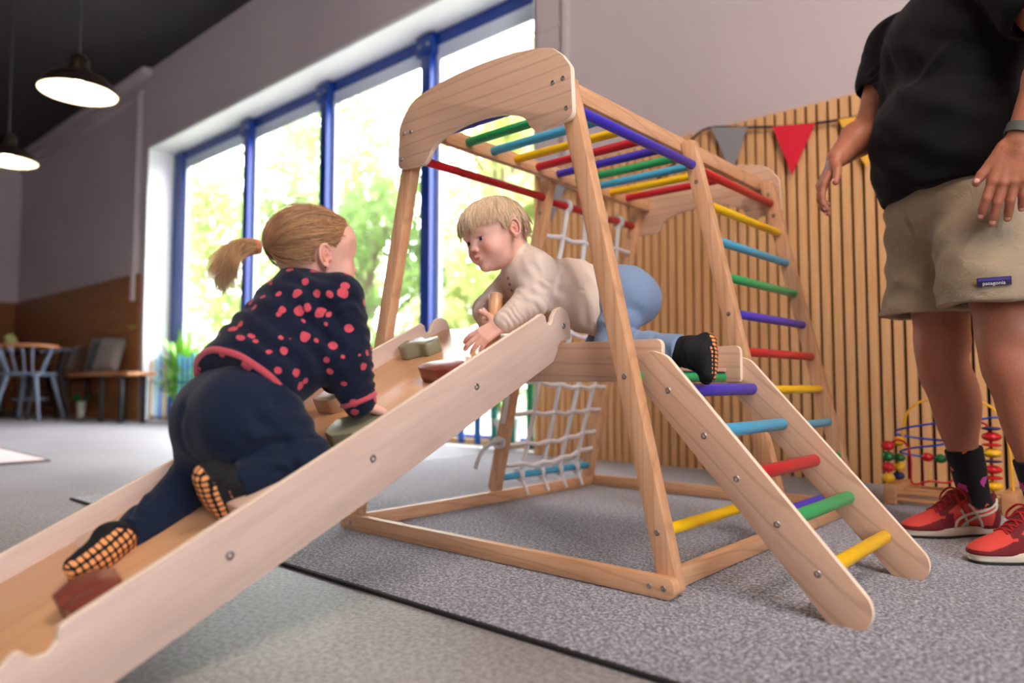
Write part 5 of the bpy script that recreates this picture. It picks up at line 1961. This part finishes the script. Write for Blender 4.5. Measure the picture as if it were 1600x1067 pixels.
C2 = clump(np.array(C2), 46, 77, 0.7)
AMB = (0.46, 0.25, 0.12)
c1 = jig(AMB, 0.32, len(C1))
V1, F1, K1 = strands('h', to_world(GH, C1), 0.00050, None, c1)
V2, F2, K2 = strands('h', to_world(GH, C2), 0.00045, None, jig((0.60, 0.36, 0.18), 0.2, len(C2)))
cv, cf = sculpt(cap_ops(GH, (0, -1.0, 0.55), (0, 0.032, 0.04), 0.0014, True, (('&', half_space(GH.w(0, -0.03, -0.018), -(GH.R @ np.array((0, 0.55, 0.83), np.float32)), 0, 0), 0.003),)), 0.002)
hm = quad_mesh('hair', np.concatenate([V1, V2, cv]), np.concatenate([F1, F2 + len(V1), cf[:, ::-1].astype(np.int64) + len(V1) + len(V2)]), np.concatenate([K1, K2, np.tile(np.array([[0.36, 0.18, 0.08]]), (len(cv), 1))]))
hair_g = link('hair', hm, [HAIRM], girl)
tc = [GH.w(TIE[0] + 0.0120 * math.cos(a), TIE[1] - 0.004, TIE[2] + 0.0120 * math.sin(a)) for a in [2 * math.pi * k / 20 for k in range(20)]]
tube('hair_tie', [Vector([float(x) for x in q]) for q in tc], 0.0035, plain('orange_hair_tie', srgb(206, 112, 60), 0.6), hair_g, 8, closed=True)
bm = bmesh.new(); bmesh.ops.create_icosphere(bm, subdivisions=2, radius=0.0024)
link('earring', finish(bm, 'ea'), plain('dark_stud', srgb(70, 76, 90), 0.2, 0.8), girl, Matrix.Translation([float(x) for x in GH.w(0.0790, -0.010, -0.029)]))

# ------------------------------------------------------------------ the man standing beside the frame
MF = Vector((-0.65, -0.76, 0)).normalized(); ML = Vector((0.76, -0.65, 0)).normalized()
SKIN_M = skin_mat('man_skin', 0.06, 0.5, 0.2, 260, 0.30)
MB_ = V3(-0.405, 2.415, 0)


def mp(l, f, z):
    """point from the man's middle: l to his left, f forward"""
    return V3(MB_[0] + ML.x * l + MF.x * f, MB_[1] + ML.y * l + MF.y * f, z)


sR = mp(-0.235, 0.02, 1.555); sLm = mp(0.215, 0.04, 1.555)
eR = V3(-0.655, 2.500, 1.285); wR = V3(-0.706, 2.315, 1.150)
eL = V3(-0.130, 2.170, 1.300); wL = V3(-0.222, 2.120, 1.050)
kR = V3(-0.468, 2.480, 0.530); aR = V3(-0.405, 2.549, 0.095)
kL = V3(-0.275, 2.262, 0.545); aL = V3(-0.208, 2.330, 0.095)
hR = mp(-0.10, 0, 0.93); hL = mp(0.10, 0, 0.93)
mh = Head(mp(0, 0.05, 1.80), tuple(MF * 1.0 + Vector((0, 0, -0.35))), (0, 0, 1), 0.235)
FV = np.array(MF)
mo = [('+', cap(mp(0, 0, 1.5), mh.w(0, -0.03, -0.03), 0.062, 0.058), 0.0),
      ('+', cap(mp(0, 0, 1.40), mp(0, 0, 1.0), 0.14, 0.13), 0.03),
      ('+', cap(sR, eR, 0.058, 0.046), 0.02),
      ('+', cap(eR, eR * 0.62 + wR * 0.38, 0.050, 0.053), 0.02), ('+', cap(eR * 0.62 + wR * 0.38, wR, 0.053, 0.031), 0.02),
      ('+', cap(sLm, eL, 0.058, 0.046), 0.02), ('+', cap(eL, eL * 0.62 + wL * 0.38, 0.046, 0.046), 0.02), ('+', cap(eL * 0.62 + wL * 0.38, wL, 0.046, 0.029), 0.02)]
for hh, kk, aa in ((hR, kR, aR), (hL, kL, aL)):
    cf_ = kk * 0.70 + aa * 0.30
    mo += [('+', cap(hh, kk + V3(0, 0, 0.05), 0.095, 0.070), 0.02), ('+', cap(kk + V3(0, 0, 0.05), kk - V3(0, 0, 0.05), 0.068, 0.058), 0.03),
           ('+', ell(kk + FV * 0.034 + V3(0, 0, 0.005), (0.036, 0.036, 0.045)), 0.03),
           ('+', cap(kk - V3(0, 0, 0.04), aa, 0.056, 0.030), 0.03),
           ('+', ell(cf_ - FV * 0.022, (0.052, 0.052, 0.105)), 0.05),
           ('+', cap(aa, aa + FV * 0.06 - V3(0, 0, 0.03), 0.028, 0.022), 0.01)]
mhR = hand(wR, (-0.38, -0.20, -0.78), (0.60, 0.45, -0.35), (0.6, -0.7, 0.0), 0.178,
           [(0.25, 0.45, 0.35), (0.35, 0.5, 0.35), (0.45, 0.55, 0.35), (0.5, 0.6, 0.4)], (0.35, -0.60, -0.75), fat=1.06, spread=0.12, tcurl=0.5)
mhL = hand(wL, (-0.22, -0.10, -0.97), (-0.12, 0.98, -0.1), (-1, 0, 0), 0.198,
           [(0.18, 0.30, 0.25), (0.22, 0.32, 0.28), (0.28, 0.36, 0.3), (0.3, 0.4, 0.3)], (-0.66, -0.12, -0.75), fat=1.02, spread=0.16, tcurl=0.1)
me = to_mesh('person', [sculpt(mh.ops() + [('+', cap(mh.w(0, -0.03, -0.03), mh.w(0, -0.045, -0.09), 0.056, 0.060), 0.02)], 0.003), sculpt(mo, 0.005), sculpt(mhR + [('+', cap(wR * 0.8 + eR * 0.2, wR, 0.034, 0.028), 0.01)], 0.0026), sculpt(mhL + [('+', cap(wL * 0.8 + eL * 0.2, wL, 0.034, 0.028), 0.01)], 0.0026)])
mh.tint(me, srgb(168, 106, 78), srgb(160, 84, 74), srgb(196, 106, 84))
man = link('person', me, [SKIN_M])
tag(man, 'standing man in black T-shirt, beige shorts and red trainers reaching out one hand', 'person')
mh.eyes(man, IRISB, (0, 1, -0.2))
cv, cf = sculpt(cap_ops(mh, (0, -0.50, 0.86), (0, 0.072, 0.050), 0.004), 0.004)
hm = quad_mesh('hair', cv, cf[:, ::-1].astype(np.int64), np.tile(np.array([[0.12, 0.08, 0.05]]), (len(cv), 1)))
link('hair', hm, [HAIRM], man)

# T-shirt
BLACKT = cloth('black_jersey', srgb(15, 15, 17), 0.9, 380, 0.5, 0.04, 0.35)
lax = axes(tuple(ML), tuple(MF))
ts = [('+', ell(mp(0, 0.0, 1.42), (0.235, 0.165, 0.22), lax), 0),
      ('+', ell(mp(0, 0.03, 1.18), (0.215, 0.185, 0.20), lax), 0.06),
      ('+', ell(mp(0, 0.02, 1.06), (0.215, 0.170, 0.16), lax), 0.06),
      ('+', cap(mp(-0.17, 0, 1.555), mp(0.17, 0.02, 1.555), 0.085), 0.05),
      ('+', cap(sR, sR + (eR - sR) * 0.46, 0.082, 0.078), 0.04), ('+', cap(sLm, sLm + (eL - sLm) * 0.55, 0.082, 0.080), 0.04),
      ('&', half_space(mp(0, 0, 1.000), (ML.x * 0.04, ML.y * 0.04, -1), 0, 0), 0.006),
      ('-', cap(mp(0, 0, 1.62), mh.w(0, -0.03, -0.05), 0.072), 0.006)]
for s_, e_, q in ((sR, eR, 0.48), (sLm, eL, 0.56)):
    u_ = (e_ - s_) / np.linalg.norm(e_ - s_); pt = s_ + (e_ - s_) * q
    ts.append(('-', cap(pt, pt + u_ * 0.04, 0.066), 0.003))
sm = to_mesh('t_shirt', [sculpt(ts, 0.005)])
folds(sm, [('dir', tuple(np.array(ML) * 0.6 + V3(0, 0, 0.8)), 0.095, 0.0065, mp(0.05, 0.15, 1.20), 0.30), ('dir', tuple(np.array(ML) * 0.9 + V3(0, 0, 0.35)), 0.075, 0.005, mp(-0.08, 0.13, 1.38), 0.22),
           ('line', mp(-0.20, 0.08, 1.42), mp(-0.02, 0.20, 1.12), 0.014, 0.010), ('line', mp(-0.16, 0.12, 1.30), mp(-0.10, 0.17, 1.02), 0.012, 0.010), ('line', mp(0.20, 0.08, 1.45), mp(0.0, 0.20, 1.22), 0.014, 0.010),
           ('ring', sR, eR, 0.11, 0.05, 0.003), ('noise', 12, 0.004)], 1.5)
link('t_shirt', sm, [BLACKT], man)
# shorts
KH = NT('khaki_cotton')
_w = KH.noise(KH.coord(), 500, 3, 0.7); _b = KH.noise(KH.coord(), 14, 4, 0.65, 0.6)
KH.col(KH.mix(KH.math('MULTIPLY', _w, 0.3), srgb(158, 142, 118), srgb(120, 106, 86))); KH.rough(0.8)
KH.bump(KH.math('ADD', KH.math('MULTIPLY', _b, 2.4), KH.math('MULTIPLY', _w, 0.25)), 0.55, 0.008)
rc = V3(-0.505, 2.490, 0); lc = V3(-0.292, 2.262, 0)
sh = [('+', ell(mp(0, 0.0, 0.98), (0.205, 0.160, 0.14), lax), 0),
      ('+', cap(mp(-0.095, 0, 0.93), rc + V3(0.012, 0, 0.70), 0.130, 0.128), 0.045), ('+', cap(rc + V3(0.012, 0, 0.70), rc + V3(0, 0, 0.60), 0.128, 0.150), 0.02),
      ('+', cap(mp(0.10, 0, 0.93), lc + V3(0, 0, 0.70), 0.135, 0.140), 0.030), ('+', cap(lc + V3(0, 0, 0.70), lc + V3(0, 0, 0.60), 0.140, 0.152), 0.01),
      ('-', cap(rc + V3(0, 0, 0.55), rc + V3(0.006, 0, 0.66), 0.146, 0.105), 0.004), ('-', cap(lc + V3(0, 0, 0.55), lc + V3(0.0, 0, 0.66), 0.148, 0.108), 0.004),
      ('&', half_space((0, 0, 0.662), (0.0, 0, -1), 0, 0), 0.002)]
sm = to_mesh('shorts', [sculpt(sh, 0.0045)])
folds(sm, [('dir', (0.35, -0.2, 0.9), 0.085, 0.006, mp(-0.12, 0.12, 0.83), 0.22), ('dir', (-0.5, 0.2, 0.7), 0.10, 0.006, mp(0.14, 0.12, 0.82), 0.2),
           ('line', mp(-0.01, 0.15, 0.99), mp(-0.01, 0.13, 0.84), 0.010, -0.012), ('line', mp(-0.04, 0.14, 0.80), mp(-0.17, 0.10, 0.70), 0.012, 0.009), ('noise', 11, 0.006), ('noise', 30, 0.0022)], 2.2)
shorts = link('shorts', sm, [KH.m], man)

# label on the shorts' left leg


def text_mesh(name, body, size, mat, parent, M, depth=0.0004):
    cu = bpy.data.curves.new(name, 'FONT'); cu.body = body; cu.size = size; cu.extrude = depth; cu.align_x = 'CENTER'; cu.align_y = 'CENTER'
    ob = bpy.data.objects.new(name, cu); COL.objects.link(ob)
    bpy.context.view_layer.update()
    me = bpy.data.meshes.new_from_object(ob.evaluated_get(bpy.context.evaluated_depsgraph_get()))
    bpy.data.objects.remove(ob)
    me.name = name; me.materials.clear()
    return link(name, me, mat, parent, M)


bs = bvh(sm)
tp = Vector((-0.283, 2.0, 0.708))
hit = bs.ray_cast(tp, Vector((0, 1, 0)))
hp_ = hit[0]; hn = hit[1]
if hn.y > 0: hn = -hn
hn = Vector((hn.x, hn.y, 0)).normalized()
xr = Vector((0, 0, 1)).cross(hn).normalized()
if xr.x < 0: xr = -xr
MT = frame_matrix(hp_ + hn * 0.004, xr, (0, 0, 1))
zs_ = 1 if MT.to_3x3().col[2].dot(hn) > 0 else -1
lab = box('label_patch', (-0.036, -0.0105, -0.001), (0.036, 0.0105, 0.001), plain('navy_label', srgb(20, 18, 58), 0.7), shorts, 0.0005, MT)
box('label_stripe', (-0.033, 0.002, 0.0011), (0.033, 0.0085, 0.0016), plain('violet_label', srgb(66, 52, 140), 0.7), lab, 0, MT)
MT2 = MT.copy(); MT2.translation = MT.translation + hn * 0.0016 - Vector((0, 0, 0.0045))
text_mesh('label_text', 'patagonia', 0.0125, plain('label_white', srgb(226, 226, 230), 0.7), lab, MT2)

# wristwatch strap
ax_ = (eL - wL) / np.linalg.norm(eL - wL)
bandc = wL + ax_ * 0.022
uu = Vector(np.cross(ax_, [0, 1, 0])).normalized(); vv = Vector(ax_).cross(uu)
bm = bmesh.new()
N_ = 40
rings = []
for k in range(N_):
    a = 2 * math.pi * k / N_
    d_ = uu * math.cos(a) + vv * math.sin(a)
    rr = []
    for (r_, h_) in ((0.0315, -0.013), (0.0345, -0.012), (0.0345, 0.012), (0.0315, 0.013)):
        rr.append(bm.verts.new(Vector(bandc) + d_ * r_ * (1.08 if True else 1) + Vector(ax_) * h_))
    rings.append(rr)
for k in range(N_):
    a_, b_ = rings[k], rings[(k + 1) % N_]
    for q in range(4):
        bm.faces.new((a_[q], b_[q], b_[(q + 1) % 4], a_[(q + 1) % 4]))
bmesh.ops.recalc_face_normals(bm, faces=bm.faces[:])
link('wristwatch', finish(bm, 'watch'), plain('grey_green_strap', srgb(74, 78, 74), 0.55), man)

# fingernails
NAIL = plain('fingernail', srgb(226, 168, 150), 0.25)
nails(man, NAIL, TIPS[-10:])

# socks
SK = NT('patterned_sock')
co_ = SK.coord(); vo = SK.n('ShaderNodeTexVoronoi'); vo.inputs['Scale'].default_value = 19; vo.inputs['Randomness'].default_value = 0.9
nz = SK.n('ShaderNodeTexNoise'); nz.inputs['Scale'].default_value = 45; SK.l(co_, nz.inputs['Vector'])
mxv = SK.n('ShaderNodeMix', data_type='RGBA', blend_type='LINEAR_LIGHT'); mxv.inputs['Factor'].default_value = 0.022
SK.l(co_, mxv.inputs[6]); SK.l(nz.outputs['Color'], mxv.inputs[7]); SK.l(mxv.outputs[2], vo.inputs['Vector'])
sp_ = SK.n('ShaderNodeSeparateColor'); SK.l(vo.outputs['Color'], sp_.inputs[0])
pal = SK.ramp(sp_.outputs[0], [(0.0, srgb(220, 110, 40)), (0.25, srgb(50, 120, 120)), (0.5, srgb(190, 150, 60)), (0.75, srgb(200, 70, 150))], 'CONSTANT')
msk = SK.math('MULTIPLY', SK.math('LESS_THAN', vo.outputs['Distance'], 0.30), SK.math('GREATER_THAN', sp_.outputs[1], 0.35))
SK.col(SK.mix(msk, (0.006, 0.006, 0.007), pal)); SK.rough(0.9)
for aa, kk in ((aR, kR), (aL, kL)):
    u_ = (kk - aa) / np.linalg.norm(kk - aa)
    so = [('+', cap(aa, aa + u_ * 0.19, 0.0385, 0.0525), 0), ('+', cap(aa, aa + FV * 0.07 - V3(0, 0, 0.03), 0.036, 0.026), 0.02), ('+', ell(aa - FV * 0.012 - V3(0, 0, 0.03), 0.030), 0.02),
          ('&', half_space(aa + u_ * 0.172, u_, 0, 0), 0.003)]
    m_ = to_mesh('sock', [sculpt(so, 0.003)])
    folds(m_, [('noise', 24, 0.0012)], 4)
    link('sock', m_, [SK.m], man)

# trainers
RED_S = cloth('dark_red_suede', srgb(118, 10, 20), 0.8, 500, 0.3, 0.3)
LACE = plain('red_lace', srgb(168, 12, 26), 0.7)
CREAMS = plain('cream_sole', srgb(212, 200, 180), 0.6)
BLACKS = plain('black_outsole', srgb(16, 16, 18), 0.6)
STRIPE = plain('off_white_stripe', srgb(214, 206, 190), 0.55)
SHM = NT('trainer_upper')
_a = SHM.n('ShaderNodeAttribute'); _a.attribute_name = 'tint'
_n = SHM.noise(SHM.coord(), 420, 3, 0.7)
SHM.col(SHM.mix(SHM.math('MULTIPLY', _n, 0.3), _a.outputs['Color'], (0.05, 0.0, 0.0))); SHM.rough(0.75); SHM.bump(_n, 0.3, 0.002)


def trainer(heel, fwd, label, side_sign):
    S = Head((heel[0], heel[1], CARPET_Z), fwd, (0, 0, 1), 0.190)      # used as a plain frame: x right, y forward, z up
    t = thing('trainer_shoe', heel, label, 'shoe') if False else None
    # sole
    prof = []
    for k in range(48):
        a = 2 * math.pi * k / 48
        y = 0.150 + 0.152 * math.cos(a)
        w = 0.040 + 0.012 * math.exp(-((y - 0.21) / 0.06) ** 2) - 0.004 * math.exp(-((y - 0.12) / 0.04) ** 2)
        x = w * math.copysign(abs(math.sin(a)) ** 0.62, math.sin(a))
        prof.append((x, y))
    Rw = Matrix([list(map(float, row)) for row in S.R]).to_4x4(); Rw.translation = Vector((heel[0], heel[1], CARPET_Z))
    up = [('+', S.e((0, 0.052, 0.052), (0.043, 0.054, 0.066)), 0),
          ('+', S.cp((0, 0.055, 0.060), (0, 0.150, 0.062), 0.040, 0.036), 0.02),
          ('+', S.cp((0, 0.130, 0.078), (0, 0.255, 0.030), 0.034, 0.024), 0.02),
          ('+', S.e((0.002, 0.215, 0.028), (0.050, 0.080, 0.033)), 0.02),
          ('+', S.e((0, 0.272, 0.026), (0.034, 0.034, 0.022)), 0.012),
          ('+', S.cp((0, 0.105, 0.115), (0, 0.135, 0.100), 0.024, 0.028), 0.015),
          ('+', S.cp((0, 0.012, 0.100), (0, 0.010, 0.112), 0.012, 0.009), 0.02),
          ('&', half_space(S.w(0, 0, 0.022), (0, 0, -1), 0, 0), 0.003),
          ('-', S.e((0, 0.056, 0.138), (0.030, 0.046, 0.044)), 0.006)]
    m_ = to_mesh('trainer_upper', [sculpt(up, 0.0021)])
    L = S.loc(get_co(m_))
    x, y, z = L.T
    col = np.tile(np.array(srgb(226, 72, 58)), (len(L), 1))
    dk = np.array(srgb(112, 8, 20))
    toe = (z < 0.046 + 0.30 * np.clip(0.24 - y, -0.04, 0.03)) & (y > 0.170)
    lace = (np.abs(x) < 0.030) & (y > 0.095) & (y < 0.208) & (z > 0.050)
    stay = (np.abs(y - 0.185 + 0.25 * (z - 0.05)) < 0.012) & (z < 0.07)
    heelp = (y < 0.045 - 0.25 * (z - 0.06)) & (z < 0.10)
    collar = (z > 0.088) & (y < 0.12)
    edge = (z < 0.033)
    col[toe | lace | stay | heelp | collar | edge] = dk
    paint_attr(m_, 'tint', col)
    u_o = link('trainer', m_, [SHM.m], man)
    b_ = bvh(m_)
    prism('sole', prof, 0.006, 0.030, CREAMS, u_o, Rw, 0.005)
    prism('outsole', prof, 0.0, 0.007, BLACKS, u_o, Rw, 0.001)

    def surf(px, py, pz, side):
        o = Vector([float(v) for v in S.w(side * 0.12, py, pz)]); d = (Vector([float(v) for v in S.w(0, py, pz)]) - o).normalized()
        h = b_.ray_cast(o, d)
        return None if h[0] is None else h[0] - d * 0.0008
    for side in (-1, 1):
        for pts, r in (([(0.170, 0.030), (0.160, 0.048), (0.140, 0.062), (0.110, 0.070), (0.070, 0.078), (0.030, 0.092), (0.012, 0.104)], 0.0038),
                       ([(0.140, 0.030), (0.125, 0.045), (0.100, 0.058), (0.070, 0.066), (0.040, 0.078), (0.020, 0.092)], 0.0036),
                       ([(0.148, 0.080), (0.138, 0.062), (0.125, 0.040), (0.120, 0.030)], 0.0042), ([(0.120, 0.095), (0.105, 0.075), (0.090, 0.050), (0.080, 0.030)], 0.0042)):
            q = [surf(0, a[0], a[1], side) for a in pts]
            q = [v for v in q if v is not None]
            if len(q) > 2: tube('side_stripe', catmull(q, 4), r, STRIPE, u_o, 6)

    def top(px, py):
        o = Vector([float(v) for v in S.w(px, py, 0.25)])
        h = b_.ray_cast(o, Vector((0, 0, -1)))
        return h[0] + Vector((0, 0, 0.002)) if h[0] is not None else None
    for k in range(6):
        y = 0.115 + 0.017 * k
        q = [top(-0.020, y), top(-0.008, y + 0.006), top(0.008, y + 0.010), top(0.020, y + 0.014)]
        if all(v is not None for v in q): tube('lace', catmull(q, 3), 0.0028, LACE, u_o, 6)
        q = [top(0.020, y), top(0.008, y + 0.006), top(-0.008, y + 0.010), top(-0.020, y + 0.014)]
        if all(v is not None for v in q): tube('lace', catmull(q, 3), 0.0028, LACE, u_o, 6)
    kn = top(0, 0.128)
    for sx in (-1, 1):
        w_ = lambda a, b, c: Vector([float(v) for v in S.w(a, b, c)])
        zt = 0.125
        tube('lace', catmull([kn, w_(sx * 0.025, 0.135, zt + 0.01), w_(sx * 0.05, 0.14, zt - 0.012), w_(sx * 0.042, 0.15, zt - 0.028), w_(sx * 0.015, 0.14, zt - 0.006), kn], 4), 0.0028, LACE, u_o, 6)
        tube('lace', catmull([kn, w_(sx * 0.022, 0.15, zt - 0.012), w_(sx * 0.038, 0.145, zt - 0.035), w_(sx * 0.044, 0.14, zt - 0.055)], 4), 0.0026, LACE, u_o, 6)
    return u_o


fR = Vector((-0.203, -0.238, 0)).normalized(); fL = Vector((-0.50, -0.66, 0)).normalized()
trainer((-0.363, 2.598), fR, '', 1)
trainer((-0.172, 2.378), fL, '', -1)
